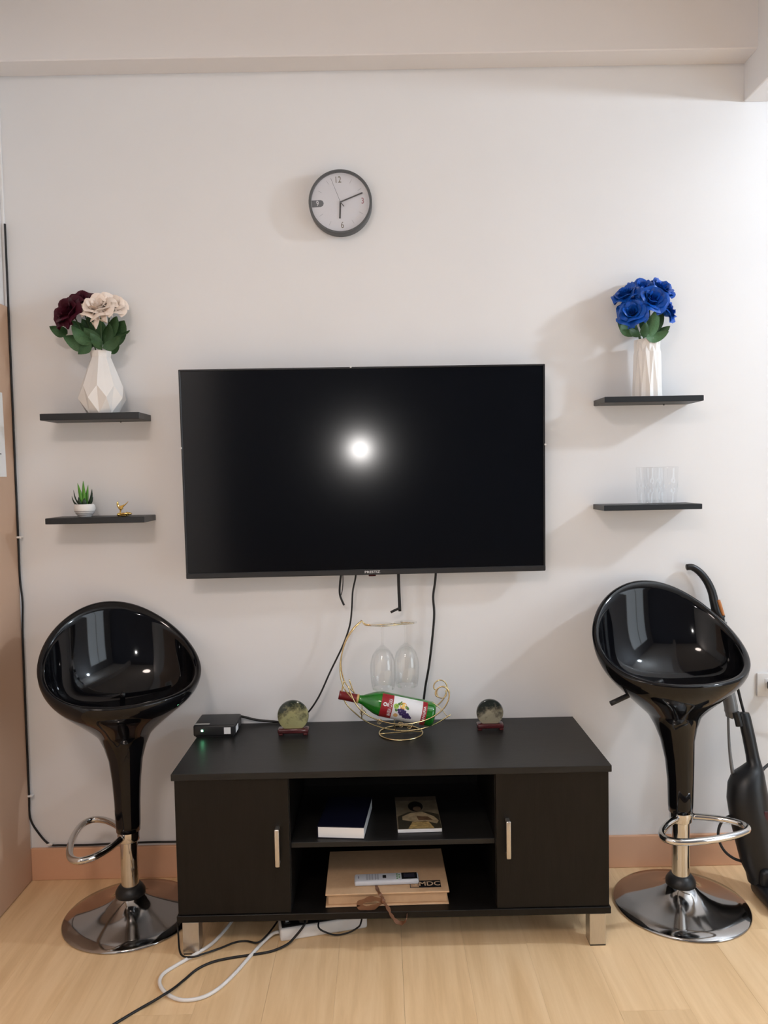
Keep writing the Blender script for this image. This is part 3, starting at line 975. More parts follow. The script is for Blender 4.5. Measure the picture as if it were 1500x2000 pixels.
def on_cyl(vs, z, ang, r, rot):
    """flat lettering (x,y) -> bottle surface; rot True: reads along the circumference"""
    out = []
    for p in vs:
        if rot:
            az, aa = p.y, p.x
            a = ang + aa / r
            out.append(Vector((r * math.cos(a), -r * math.sin(a), z - az)))
        else:
            a = ang + p.y / r
            out.append(Vector((r * math.cos(a), -r * math.sin(a), z + p.x)))
    return out


LA0, LA1 = math.radians(-62), math.radians(72)
TA = math.radians(7)
M_LRED = mat('label_red', (.30, .012, .020), .45, noise=.03)
M_LWH = mat('label_white', (.74, .74, .76), .45, noise=.01)
LR = BRD + .0004
z0l = .141
b1 = cyl_patch('front_label', z0l, z0l + .039, LA0, LA1, LR, M_LRED, bo)
b2 = cyl_patch('fruit_label', z0l + .039, z0l + .136, LA0, LA1, LR, M_LWH, bo)
b3 = cyl_patch('end_label', z0l + .136, z0l + .152, LA0, LA1, LR, M_LRED, bo)
v, f = text_mesh('MARIA CLARA', .0155, .00005)
part('label_lettering', MB().add(on_cyl([Vector((p.x * .62, p.y * 1.15, 0)) for p in v], z0l + .0305, TA, LR + .0004, True), f), M_LWH, b1, fixn=False)
v, f = text_mesh('SANGRIA', .012, .0001)
part('label_lettering', MB().add(on_cyl([Vector((p.x * 1.12, p.y, 0)) for p in v], z0l + .144, TA, LR + .0004, True), f), M_LWH, b3, fixn=False)


def dotc(name, dz, da, rr, m, par, lift, n=12, sx=1.0, sy=1.0, rot=0):
    pts = []
    for i in range(n):
        t = 2 * PI * i / n
        x, y = rr * sx * math.cos(t), rr * sy * math.sin(t)
        pts.append(Vector((x * math.cos(rot) - y * math.sin(rot) + dz, x * math.sin(rot) + y * math.cos(rot) + da, 0)))
    part(name, MB().add(on_cyl(pts, z0l, TA, LR + lift, False), [tuple(range(n))]), m, par, fixn=False)


# crest on the red band
dotc('label_crest', .013, .008, .0065, M_LWH, b1, .0005)
dotc('label_crest', .013, .008, .0038, M_LRED, b1, .0007, sx=1, sy=.7)
dotc('label_crest', .0215, .008, .004, M_LWH, b1, .0005, sx=.35, sy=1.6)
dotc('label_crest', .0245, .008, .004, M_LWH, b1, .0005, sx=.2, sy=1.3)
M_GRAPE = mat('print_grape', (.045, .025, .11), .45, noise=.3, nscale=200)
M_ORNG = mat('print_orange', (.75, .38, .07), .45, noise=.15, nscale=120)
M_LIME = mat('print_lime', (.28, .45, .07), .45, noise=.2, nscale=120)
M_PLF = mat('print_leaf', (.06, .17, .03), .45, noise=.2, nscale=120)
for (dz, da, rr, sx, sy, rt_) in ((.062, .019, .007, 1.4, .7, .4), (.086, .010, .006, 1.3, .8, -.6), (.052, .002, .007, .8, 1.5, 0), (.063, .021, .005, 1.8, .5, 1.2)):
    dotc('printed_leaf', dz, da, rr, M_PLF, b2, .0004, sx=sx, sy=sy, rot=rt_)
dotc('printed_fruit', .050, .009, .0085, M_LIME, b2, .0005)
dotc('printed_fruit', .073, .014, .0115, M_ORNG, b2, .0005, n=18)
dotc('printed_fruit', .073, .014, .006, mat('print_yellow', (.85, .60, .14), .45, noise=.1), b2, .0006)
dotc('printed_fruit', .053, -.022, .0075, mat('print_apricot', (.60, .36, .14), .45, noise=.2), b2, .0005)
for i, (dz, da) in enumerate([(.060, -.002), (.067, .001), (.074, .000), (.081, -.003), (.063, -.009), (.070, -.007), (.077, -.008), (.084, -.010), (.091, -.010), (.068, -.015), (.075, -.015), (.082, -.017), (.089, -.017), (.096, -.016), (.094, -.022), (.101, -.021), (.087, -.024), (.079, -.022)]):
    dotc('printed_grape', dz, da, .0046, M_GRAPE, b2, .0007 + .00003 * i, n=10)


# ================================================================== roses and vases
def petal_mesh(rb, rtop, h, span, curl, droop, seed):
    rnd = random.Random(seed)
    ph, am = rnd.uniform(0, 6), rnd.uniform(.03, .08)

    def fn(u, v):
        uu = u * 2 - 1
        wd = span * (.38 + .62 * math.sin(PI * min(1, v * .62 + .06)) ** .8)
        th = uu * wd * .5
        r = rb + (rtop - rb) * (v ** .65) * (1 - .10 * uu * uu)
        k = max(0, v - .68) / .32
        r += curl * k * k * (1 + .35 * math.cos(3 * uu + ph))
        z = h * v - h * .30 * (abs(uu) ** 2.4) * v * v - droop * k * k + h * am * math.sin(4.5 * uu + ph) * v
        return Vector((r * math.cos(th), r * math.sin(th), z))
    return MB().grid(fn, 7, 6).mesh('petal', smooth=True, fixn=False)


PETALS = []
for L, (n, rb, rtp, h, span, curl, droop) in enumerate((
        (2, .02, .14, .98, 3.6, .02, .0), (3, .05, .30, 1.08, 2.7, .07, .03), (4, .08, .48, 1.12, 2.1, .14, .08),
        (5, .12, .70, 1.06, 1.85, .24, .16), (6, .14, .90, .90, 1.6, .34, .26))):
    PETALS.append((n, [petal_mesh(rb, rtp, h, span, curl, droop, 10 * L + k) for k in range(2)]))
PET_BY_MAT = {}


def petals_for(m):
    if m.name not in PET_BY_MAT:
        L = []
        for n, ms in PETALS:
            cp = []
            for me in ms:
                c = me.copy()
                c.materials.clear()
                c.materials.append(m)
                cp.append(c)
            L.append((n, cp))
        PET_BY_MAT[m.name] = L
    return PET_BY_MAT[m.name]


def leaf_mesh(seed, m, wd=.56):
    rnd = random.Random(seed)
    b, tw = rnd.uniform(.05, .16), rnd.uniform(-.2, .2)

    def fn(u, v):
        uu = u * 2 - 1
        w_ = wd * math.sin(PI * (v ** .8)) ** .75 * .5 + .004
        return Vector((uu * w_, abs(uu) * .10 * w_ * 2 + .02 * math.sin(9 * v) * uu + b * math.sin(PI * v) + tw * uu * v * .15, v))
    me = MB().grid(fn, 4, 9).mesh('leaf', smooth=True, fixn=False)
    me.materials.append(m)
    return me


LEAFM = {m.name: [leaf_mesh(i, m) for i in range(4)] for m in (M_LEAF, M_LEAF2)}


def put_leaf(parent, base, tip, wscale, face=Vector((0, -1, .5)), m=M_LEAF, k=0):
    base, tip = Vector(base), Vector(tip)
    zc = (tip - base)
    L = zc.length
    zc.normalize()
    yb = -(face - zc * face.dot(zc)).normalized()
    xc = yb.cross(zc)
    o = part('leaf', LEAFM[m.name][k % 4], m, parent)
    MM = Matrix(((xc.x, yb.x, zc.x, base.x), (xc.y, yb.y, zc.y, base.y), (xc.z, yb.z, zc.z, base.z), (0, 0, 0, 1))) @ Matrix.Diagonal((L * wscale, L, L, 1))
    r = root_of(parent).location
    o.matrix_local = Matrix.Translation(-r) @ MM
    return o


def rose(label, group, head, facing, R, m, foot, spin=0.0, leaves=(), lm=M_LEAF, drop=None):
    """head: centre of the bloom; facing: direction the bloom opens; foot: stem end inside the vase"""
    head, foot = Vector(head), Vector(foot)
    t = thing('rose', label, 'flower', foot, group=group)
    zc = Vector(facing).normalized()
    xc = zc.orthogonal().normalized()
    yc = zc.cross(xc)
    basep = head - zc * R * .62
    MM = Matrix(((xc.x, yc.x, zc.x, basep.x - foot.x), (xc.y, yc.y, zc.y, basep.y - foot.y), (xc.z, yc.z, zc.z, basep.z - foot.z), (0, 0, 0, 1)))
    for L, (n, ms) in enumerate(petals_for(m)):
        for k in range(n):
            o = part('petal', ms[k % 2], m, t)
            o.matrix_local = MM @ Matrix.Rotation(spin + L * .7 + 2 * PI * k / n + random.uniform(-.12, .12), 4, 'Z') @ Matrix.Diagonal((R, R, R * random.uniform(.92, 1.08), 1))
    if drop:
        for tip in drop:
            o = part('petal', petals_for(m)[4][1][0], m, t)
            d = (Vector(tip) - head)
            ln = d.length
            d.normalize()
            zz = d
            xx = Vector((0, -1, 0)) - zz * Vector((0, -1, 0)).dot(zz)
            xx.normalize()
            yy = zz.cross(xx)
            M2 = Matrix(((xx.x, yy.x, zz.x, head.x - foot.x), (xx.y, yy.y, zz.y, head.y - foot.y), (xx.z, yy.z, zz.z, head.z - foot.z), (0, 0, 0, 1)))
            o.matrix_local = M2 @ Matrix.Diagonal((.016, .020, ln / .62, 1))
    part('stem', MB().tube([foot, foot * .6 + basep * .4 + Vector((0, 0, .01)), basep], .0022, 6, smooth=5), M_STEM, t, world=True, smooth=True)
    part('hip', MB().lathe([(0, -.004), (.004, -.002), (.0065, .004), (.006, .010), (0, .012)], 10, M=MM, cap=False), M_STEM, t, smooth=True)
    for i, (b, tp, ws, m2) in enumerate(leaves):
        put_leaf(t, b, tp, ws, m=m2, k=i, face=Vector((random.uniform(-.3, .3), -1, random.uniform(.2, .6))))
    return t


# ---- left vase: eight-sided faceted with diamond facets
YV = -.068
LVX = P(201, 807, 1, YV).x
zL = SHELVES['LU'][2]


def vase_left():
    n = 8
    S = zL
    vs, fs = [], []
    H = .208

    def ring(r, z, half):
        o = len(vs)
        for k in range(n):
            a = 2 * PI * (k + (.5 if half else 0)) / n - PI / 2 + .12
            vs.append(Vector((r * math.cos(a), r * math.sin(a), z)))
        return o
    A = ring(.050, 0, False)
    B = ring(.077, .050, True)
    C = ring(.069, .090, False)
    D1 = ring(.032, .188, False)
    D2 = ring(.029, .188, True)
    E1 = ring(.035, H, False)
    E2 = ring(.033, H, True)
    I1 = ring(.031, H, False)
    I2 = ring(.029, H, True)
    J1 = ring(.028, .15, False)
    J2 = ring(.026, .15, True)
    for k in range(n):
        l = (k + 1) % n
        fs += [(A + k, A + l, B + k), (A + k, B + k, C + k), (A + l, C + l, B + k)]
        fs += [(C + k, B + k, D2 + k, D1 + k), (B + k, C + l, D1 + l, D2 + k)]
        for (p1, p2, q1, q2) in ((D1, D2, E1, E2), (E1, E2, I1, I2), (I1, I2, J1, J2)):
            fs += [(p1 + k, p2 + k, q2 + k, q1 + k), (p2 + k, p1 + l, q1 + l, q2 + k)]
    fs.append(tuple(A + k for k in range(n))[::-1])
    fs.append(tuple(x for k in range(n) for x in (J1 + k, J2 + k)))
    return MB().add(vs, fs)


lv_ = vase_left()
lvo = part('faceted_vase', lv_, M_CERAM)
lvo.location = (LVX, YV, zL)
tag(lvo, 'white ceramic vase with diamond facets holding burgundy and cream roses', 'vase')
mouth = Vector((LVX, YV, zL + .20))
GL = 'roses in the faceted diamond vase'


def q(px, py, y):
    return P(px, py, 1, y)


def ft(dx, dy, m0):
    return Vector((m0.x + dx, m0.y + dy, m0.z - .048))


rose('burgundy rose standing tallest, beside the cream roses', GL, q(156, 588, -.055), (-.05, -.75, .65), .045, M_RED, ft(-.006, .008, mouth), .3,
     leaves=[(q(182, 672, -.06), q(140, 625, -.05), .95, M_LEAF), (q(188, 676, -.05), q(183, 622, -.05), .9, M_LEAF), (q(186, 672, -.045), q(160, 622, -.045), .9, M_LEAF), (q(190, 676, -.04), q(172, 615, -.04), .9, M_LEAF)])
rose('burgundy rose drooping lower, with a hanging petal over a leaf', GL, q(131, 609, -.085), (-.45, -.75, .40), .052, M_RED, ft(-.012, -.002, mouth), 1.1, drop=[q(134, 642, -.105), q(122, 628, -.10)],
     leaves=[(q(132, 652, -.07), q(96, 637, -.075), 1.1, M_LEAF), (q(184, 676, -.09), q(122, 655, -.10), 1.1, M_LEAF2), (q(182, 672, -.10), q(139, 636, -.115), .95, M_LEAF2), (q(176, 668, -.10), q(152, 692, -.12), 1.25, M_LEAF2)])
rose('larger cream rose with a loose hanging petal', GL, q(191, 598, -.095), (.0, -.75, .65), .050, M_CREAM, ft(.006, -.010, mouth), .5, drop=[q(189, 640, -.118), q(209, 630, -.112)],
     leaves=[(q(199, 678, -.095), q(176, 650, -.105), .9, M_LEAF2), (q(200, 682, -.10), q(178, 664, -.115), .8, M_LEAF), (q(200, 680, -.11), q(233, 657, -.115), 1.0, M_LEAF2), (q(197, 668, -.07), q(195, 622, -.06), 1.0, M_LEAF), (q(203, 676, -.08), q(214, 632, -.085), .8, M_LEAF), (q(196, 678, -.09), q(164, 640, -.09), .9, M_LEAF)])
rose('smaller cream rose nearer the wall, half hidden by the larger one', GL, q(215, 594, -.062), (.3, -.65, .7), .048, M_CREAM, ft(.012, .004, mouth), 1.7,
     leaves=[(q(205, 675, -.06), q(243, 626, -.06), 1.1, M_LEAF), (q(202, 662, -.07), q(228, 618, -.075), 1.0, M_LEAF), (q(208, 684, -.05), q(233, 672, -.05), 1.5, M_LEAF), (q(226, 655, -.06), q(254, 645, -.065), .5, M_LEAF), (q(207, 614, -.095), q(224, 603, -.10), .7, M_LEAF2), (q(222, 672, -.07), q(236, 657, -.075), .5, M_LEAF)])

# ---- right vase: pleated column
zR = SHELVES['RU'][2]
RVX = P(1264, 773, 1, YV).x


def vase_right():
    n = 22
    rows = [(.049, .0425, 0), (.0475, .0415, .03), (.040, .0445, .148), (.0425, .0385, .172), (.0385, .043, .192), (.0355, .039, .192), (.033, .035, .14)]
    vs, fs = [], []
    for (re, ro_, z) in rows:
        for k in range(n):
            a = 2 * PI * k / n
            r = re if k % 2 == 0 else ro_
            vs.append(Vector((r * math.cos(a), r * math.sin(a), z)))
    for j in range(len(rows) - 1):
        for k in range(n):
            l = (k + 1) % n
            if k % 2 == 0:
                fs += [(j * n + k, j * n + l, (j + 1) * n + l), (j * n + k, (j + 1) * n + l, (j + 1) * n + k)]
            else:
                fs += [(j * n + k, j * n + l, (j + 1) * n + k), (j * n + l, (j + 1) * n + l, (j + 1) * n + k)]
    fs.append(tuple(range(n))[::-1])
    fs.append(tuple((len(rows) - 1) * n + k for k in range(n)))
    return MB().add(vs, fs)


rvo = part('pleated_vase', vase_right(), M_CERAM)
rvo.location = (RVX, YV, zR)
tag(rvo, 'white ceramic vase with vertical pleats holding blue roses', 'vase')
m2 = Vector((RVX, YV, zR + .185))
GB = 'blue roses in the pleated vase'
rose('blue rose leaning toward the television, above a spreading leaf', GB, q(1222, 574, -.075), (-.5, -.5, .75), .042, M_BLUE, ft(-.012, 0, m2), .2,
     leaves=[(q(1250, 650, -.09), q(1205, 628, -.095), 1.0, M_LEAF2)])
rose('blue rose at the top middle of the bunch', GB, q(1252, 562, -.055), (-.1, -.65, .75), .043, M_BLUE, ft(-.004, .01, m2), .9)
rose('blue rose at the top of the bunch with a shiny folded petal', GB, q(1291, 562, -.060), (.3, -.6, .75), .042, M_BLUE, ft(.010, .006, m2), 1.6)
rose('large open blue rose facing out from the middle', GB, q(1275, 583, -.10), (.05, -.9, .4), .046, M_BLUE, ft(.003, -.012, m2), 2.0,
     leaves=[(q(1262, 655, -.10), q(1262, 595, -.085), .55, M_LEAF2), (q(1268, 658, -.11), q(1284, 603, -.105), .75, M_LEAF2), (q(1262, 660, -.12), q(1306, 648, -.12), .85, M_LEAF2)])
rose('blue rose hanging lowest at the front of the bunch', GB, q(1235, 609, -.105), (-.35, -.85, .25), .044, M_BLUE, ft(-.010, -.008, m2), 2.7,
     leaves=[(q(1252, 656, -.11), q(1228, 640, -.115), .9, M_LEAF), (q(1258, 660, -.115), q(1262, 628, -.105), .9, M_LEAF), (q(1246, 654, -.09), q(1241, 634, -.1), .7, M_LEAF)])
rose('blue rose leaning out low beside the green leaves', GB, q(1305, 605, -.070), (.75, -.45, .4), .040, M_BLUE, ft(.014, 0, m2), 3.3,
     leaves=[(q(1272, 655, -.08), q(1309, 637, -.085), .9, M_LEAF2), (q(1280, 648, -.07), q(1295, 605, -.08), .8, M_LEAF)])

# ================================================================== small things on the shelves
zLL = SHELVES['LL'][2]
sp = P(166, 1007, 1, -.072)
su = thing('potted_succulent', 'small artificial succulent in a round white ribbed pot', 'potted plant', (sp.x, -.072, zLL))
pot = part('pot', MB().lathe([(0, 0), (.019, 0), (.021, .002), (.030, .014), (.0345, .026), (.0335, .036), (.030, .043), (.027, .043), (.0265, .036), (0, .036)], 36, cap=False), M_CERAM, su, smooth=True, angle=50)
for (zr, rr) in ((.0075, .0258), (.013, .0297), (.019, .0326)):
    part('pot_stripe', MB().tube([(rr * math.cos(a), rr * math.sin(a), zr) for a in [2 * PI * i / 36 for i in range(36)]], .0007, 6, closed=True), mat('pot_stripe_grey', (.13, .12, .12), .5, noise=.02), pot)


def succ_mat():
    m = bpy.data.materials.new('succulent_green')
    m.use_nodes = True
    nt = m.node_tree
    b = nt.nodes['Principled BSDF']
    tc = nt.nodes.new('ShaderNodeTexCoord')
    n = nt.nodes.new('ShaderNodeTexNoise')
    n.inputs['Scale'].default_value = 60
    nt.links.new(tc.outputs['Object'], n.inputs['Vector'])
    r = nt.nodes.new('ShaderNodeValToRGB')
    r.color_ramp.elements[0].color = (.035, .17, .012, 1)
    r.color_ramp.elements[1].color = (.13, .38, .04, 1)
    nt.links.new(n.outputs['Fac'], r.inputs['Fac'])
    nt.links.new(r.outputs[0], b.inputs['Base Color'])
    b.inputs['Roughness'].default_value = .35
    return m


M_SUCC = succ_mat()
M_SUCCD = mat('succulent_dark', (.010, .030, .014), .4, noise=.3, nscale=60)
for i, (dx, dz, dy, dark, wd) in enumerate([(-.002, .088, 0, 0, .0085), (-.020, .080, -.002, 0, .0085), (.013, .074, .004, 0, .007), (.007, .060, -.012, 0, .008), (-.010, .058, -.012, 0, .008),
                                            (-.034, .058, -.004, 1, .006), (-.038, .038, -.010, 1, .006), (-.040, .026, .0, 1, .005), (.030, .046, -.004, 1, .006), (.034, .034, -.012, 1, .006), (.024, .060, .008, 1, .006),
                                            (-.012, .034, -.018, 1, .010), (.008, .030, -.018, 1, .010), (.0, .046, .014, 1, .008), (-.02, .04, .012, 1, .008)]):
    b0 = Vector((dx * .30, dy * .5, .030))
    tip = Vector((dx, dy, .034 + dz))
    md = (b0 + tip) / 2 + Vector((dx * .16 * (1 if dark else -.5), dy * .3, 0))
    part('leaf', MB().tube([b0, md, tip], wd * .85, 8, smooth=4, rf=lambda t: max(.04, math.sin(PI * (t * .72 + .28))), flat=(1, .5)), M_SUCCD if dark else M_SUCC, su, smooth=True)

fg = thing('gold_figurine', 'tiny shiny gold figurine with two upswept prongs', 'figurine', (P(240, 1009, 1, -.085).x, -.085, zLL))
part('base', MB().sphere((.002, 0, .004), .004, 14, 8, (5.2, 2.6, 1)).sphere((-.012, -.004, .006), .006, 12, 8, (1, 1, 1)), M_GOLD2, fg, smooth=True)
part('tail_coil', MB().tube([(-.004, -.004, .008), (.008, -.009, .009), (.020, -.006, .008), (.027, 0, .008), (.022, .006, .010), (.010, .006, .012)], .0038, 8, smooth=4, rf=lambda t: 1.1 - .4 * t), M_GOLD2, fg, smooth=True)
part('neck', MB().tube([(-.009, 0, .006), (-.008, 0, .016), (-.006, 0, .024)], .0034, 8, smooth=4, rf=lambda t: 1.2 - .4 * math.sin(PI * t)), M_GOLD2, fg, smooth=True)
part('cup', MB().lathe([(0, .022), (.005, .023), (.009, .027), (.007, .030), (0, .030)], 14, c=(-.006, 0, 0), cap=False), M_GOLD2, fg, smooth=True)
part('prong', MB().tube([(-.010, 0, .027), (-.015, 0, .036), (-.016, 0, .046), (-.0135, 0, .051)], .004, 8, smooth=4, rf=lambda t: max(.1, math.sin(PI * (t * .8 + .2)))), M_GOLD2, fg, smooth=True)
part('prong', MB().tube([(-.005, 0, .028), (.002, 0, .034), (.012, 0, .042), (.020, 0, .050)], .0036, 8, smooth=4, rf=lambda t: max(.12, 1 - .8 * t)), M_GOLD2, fg, smooth=True)
part('prong_link', MB().tube([(-.012, -.001, .032), (-.004, -.001, .034), (.006, -.001, .038)], .0022, 8, smooth=4), M_GOLD2, fg, smooth=True)

# ---- pressed-glass tumblers
zRL = SHELVES['RL'][2]
M_TUM = thin_glass('tumbler_glass', (.986, .988, .99), 1.5, .5)


def tumbler(px, y, label):
    p = P(px, 984, 1, y)
    H = .124

    def bump_(a, z):
        k = max(0.0, math.sin(PI * min(1, max(0, (z - .030) / .058))))
        return 1 + .10 * k * math.cos(9 * a + (PI if int(z / .0145) % 2 else 0))
    zs = [.0145 * i * .5 for i in range(1, 17)]
    outer = [(0, 0), (.026, 0), (.0285, .002), (.029, .007)] + [(.029 + .0052 * (z / H), z) for z in zs if .01 < z < H - .004] + [(.0345, H - .001), (.0335, H), (.0325, H - .001)]
    t = thing('glass_tumbler', label, 'glass', (p.x, y, zRL), group='clear tumblers on the shelf')
    part('glass_wall', MB().lathe(outer, 48, cap=False, mod=bump_), M_TUM, t, smooth=True, fixn=False)
    part('glass_base', MB().lathe([(0, .0035), (.0255, .0035), (.0255, .012), (0, .012)], 32, cap=False), M_TUM, t, smooth=True, angle=40)


tumbler(1263, -.092, 'clear dimpled glass tumbler at the shelf front edge, nearer the television')
tumbler(1304, -.088, 'clear dimpled glass tumbler at the shelf front edge, farther from the television')
tumbler(1277, -.035, 'clear dimpled glass tumbler against the wall behind two others')


# ================================================================== bar stools
def stool(label, loc, psi, z_shift, foot_dir, foot_kind, lever_ang, oy=0.0, dx=0.0):
    t = thing('bar_stool', label, 'stool', (loc[0], loc[1], 0), group='black and chrome bar stools')
    R = .210
    part('base_plate', MB().lathe([(0, 0), (R - .004, 0), (R, .002), (R, .005), (R - .004, .0085), (.17, .0165), (.125, .028), (.085, .043), (.058, .058), (.043, .072), (.037, .082), (0, .082)], 96, cap=False), M_CHROMEDK, t, smooth=True, angle=60)
    part('collar', MB().lathe([(.0, .066), (.044, .066), (.0465, .070), (.0465, .082), (.041, .092), (.034, .100), (.030, .102), (0, .102)], 40, cap=False), M_BLKPL, t, smooth=True, angle=40)
    zs = .300 + z_shift
    part('pole', MB().lathe([(0, .10), (.0275, .10), (.0275, zs - .01), (0, zs - .01)], 40, cap=False), M_CHROME, t, smooth=True, angle=40)
    band = part('clamp_band', MB().lathe([(0, zs - .052), (.0335, zs - .052), (.0345, zs - .049), (.0345, zs - .020), (.0335, zs - .017), (0, zs - .017)], 40, cap=False), M_CHROME, t, smooth=True, angle=40)
    zf = zs - .034
    fp = [(.02, .030), (.050, .085), (.090, .130), (.130, .142), (.160, .105), (.172, 0.0), (.160, -.105), (.130, -.142), (.090, -.130), (.050, -.085), (.02, -.030)]
    c, s = math.cos(foot_dir), math.sin(foot_dir)
    fr = part('foot_ring', MB().tube([(c * a - s * b, s * a + c * b, zf) for a, b in fp], .0105, 14, smooth=6), M_CHROME, t, smooth=True)
    # seat shell with stem
    a_, b_, z0, z1, z2 = .250, .192, .833 + z_shift, .131, .026
    NP = 96
    stem = [(.0375, zs - .02), (.0385, zs), (.0405, .38 + z_shift), (.045, .45 + z_shift), (.053, .515 + z_shift), (.066, .56 + z_shift)]
    p0 = (.082, .595 + z_shift)
    cols = []
    for k in range(NP):
        ph = 2 * PI * k / NP
        ca, sa = math.cos(ph), math.sin(ph)
        ex, ey = a_ * sa, -b_ * ca + oy
        Rr = math.hypot(ex, ey)
        ux, uy = ex / Rr, ey / Rr
        zr = z0 - z1 * ca + z2 * math.cos(2 * ph)
        prof = [(r, z) for r, z in stem]
        for i in range(0, 15):
            prof.append(bez(p0, (.135, .655 + z_shift), (Rr * .99, zr - .42 * (zr - .63 - z_shift)), (Rr, zr), i / 14))
        fw = .016 + .014 * (.5 + .5 * ca)           # lip is widest at the front
        prof += [(Rr - .001, zr + .004), (Rr - fw * .45, zr + .007), (Rr - fw, zr + .0035)]
        zi = .672 + z_shift
        for i in range(1, 17):
            prof.append(bez((Rr - fw, zr + .0035), (Rr * .90 - .005, zr - .55 * (zr - zi)), (Rr * .80, zi + .002), (.0, zi - .006), i / 16))
        cols.append([(r * ux, r * uy, z) for r, z in prof])
    m = len(cols[0])
    C, S = math.cos(psi), math.sin(psi)
    vs, fs = [], []
    for col in cols:
        for (x, y, z) in col:
            w_ = min(1, max(0, (z - .45) / .2))
            vs.append(Vector((C * x - S * y + dx * w_, S * x + C * y, z)))
    for k in range(NP):
        l = (k + 1) % NP
        for i in range(m - 1):
            fs.append((k * m + i, l * m + i, l * m + i + 1, k * m + i + 1))
    fs.append(tuple(k * m for k in range(NP))[::-1])
    me = MB().add(vs, fs)
    seat = part('seat_shell', me, M_BLKGLOSS, t, fixn=True)
    bm = bmesh.new()
    bm.from_mesh(seat.data)
    bmesh.ops.remove_doubles(bm, verts=bm.verts, dist=1e-5)
    bmesh.ops.recalc_face_normals(bm, faces=bm.faces)
    bm.to_mesh(seat.data)
    bm.free()
    seat.data.polygons.foreach_set('use_smooth', [True] * len(seat.data.polygons))
    # height lever
    la, lz = lever_ang, .655 + z_shift
    d = Vector((math.cos(la), math.sin(la), 0))
    lv2 = part('height_lever', MB().tube([d * .06 + Vector((0, 0, lz + .05)), d * .15 + Vector((0, 0, lz + .02)), d * .235 + Vector((0, 0, lz - .012))], .008, 12, smooth=4), M_BLKPL, t, smooth=True)
    return t


stool('glossy black bucket bar stool between the tan panel and cabinet', (-.832, -.236), .60, 0.0, math.radians(193), 'pear', math.radians(110))
stool('glossy black bucket bar stool with side lever in front of the vacuum', (.944, -.247), .15, .029, math.radians(-76), 'd', math.radians(188), oy=.02, dx=-.022)

# ================================================================== stick vacuum behind the stool
VN = Vector((0, 1, -.150))       # leaning plane  y - .150 z = c
VC = -.205


def vq(px, py, off=0.0):
    return PP(px, py, VN, VC + off)


vac = thing('stick_vacuum', 'black stick vacuum cleaner standing against the wall behind the stool', 'vacuum', (1.30, -.22, 0))
# main body loft from left/right outline
st_ = [(1392, 1441, 1463, .6), (1400, 1441, 1466, .7), (1440, 1450, 1475, .8), (1475, 1457, 1482, .85), (1490, 1459, 1486, .9), (1500, 1447, 1489, .9), (1512, 1431, 1491, .9), (1530, 1423, 1494, .85), (1560, 1421, 1500, .8), (1600, 1427, 1508, .8), (1650, 1439, 1516, .8), (1685, 1448, 1520, .8), (1705, 1458, 1520, .8), (1722, 1462, 1520, .8)]
mb = MB()
vs, fs = [], []
NS = 20
for (py, xa, xb, asp) in st_:
    pa, pb = vq(xa, py), vq(xb, py)
    c = (pa + pb) / 2
    r = (pb - pa).length / 2
    for k in range(NS):
        a = 2 * PI * k / NS
        vs.append(c + Vector((r * math.cos(a), r * asp * math.sin(a), 0)))
for j in range(len(st_) - 1):
    for k in range(NS):
        l = (k + 1) % NS
        fs.append((j * NS + k, j * NS + l, (j + 1) * NS + l, (j + 1) * NS + k))
fs += [tuple(range(NS)), tuple((len(st_) - 1) * NS + k for k in range(NS))[::-1]]
part('motor_body', mb.add(vs, fs), M_VAC, vac, world=True, smooth=True, angle=60)
part('latch_block', MB().tube([vq(1437, 1391, -.01), vq(1441, 1405, -.01), vq(1444, 1418, -.01)], .012, 8, flat=(1, 1)), M_VAC, vac, world=True, smooth=True, angle=40)
M_SMOKE = mat('smoky_grey_plastic', (.16, .16, .16), .2, noise=.05, nscale=20)
part('dust_tube', MB().tube([vq(1406, 1215, .01), vq(1412, 1290, .012), vq(1420, 1345, .012), vq(1428, 1385, .012), vq(1424, 1402, .012)], .022, 14, smooth=5, rf=lambda t: 1 if t < .8 else 1 - 2.6 * (t - .8)), M_SMOKE, vac, world=True, smooth=True)
part('extension_rod', MB().tube([vq(1412, 1206, .02), vq(1440, 1340, .02), vq(1454, 1396, .02)], .005, 8, smooth=4), M_VAC, vac, world=True, smooth=True)
part('thin_rod', MB().tube([vq(1422, 1400, .006), vq(1424, 1450, .006), vq(1427, 1482, .006), vq(1431, 1510, .006)], .0052, 10, smooth=4, rf=lambda t: .75 + .5 * t), M_SMOKE, vac, world=True, smooth=True)
hp = [(1341, 1108), (1352, 1108), (1366, 1117), (1380, 1134), (1390, 1155), (1395, 1176), (1400, 1196), (1408, 1208)]
hd = part('hook_handle', MB().tube([vq(a, b, .02) for a, b in hp], .0135, 12, smooth=5, rf=lambda t: .78 + .5 * t), M_VAC, vac, world=True, smooth=True)
part('orange_trim', MB().tube([vq(1403, 1172, .008), vq(1408, 1188, .008), vq(1412, 1202, .008)], .0065, 8, smooth=3), mat('orange_plastic', (.45, .17, .05), .4, noise=.03), hd, world=True, smooth=True, label='orange strip on handle')
fh = MB().rbox((1.195, -.335, 0.006), (1.47, -.185, .052), .016, 3)
part('floor_head', fh, M_VAC, vac, world=True, smooth=True, angle=50)
part('head_neck', MB().rbox((1.205, -.255, .045), (1.35, -.170, .105), .014, 3), M_VAC, vac, world=True, smooth=True, angle=50)
for wx in (1.22, 1.44):
    part('wheel', MB().lathe([(0, -.008), (.013, -.008), (.013, .008), (0, .008)], 16, c=(wx, -.20, .013), M=Matrix.Rotation(PI / 2, 4, 'Y'), cap=False), M_BLKPL, vac, world=True, smooth=True, angle=40)
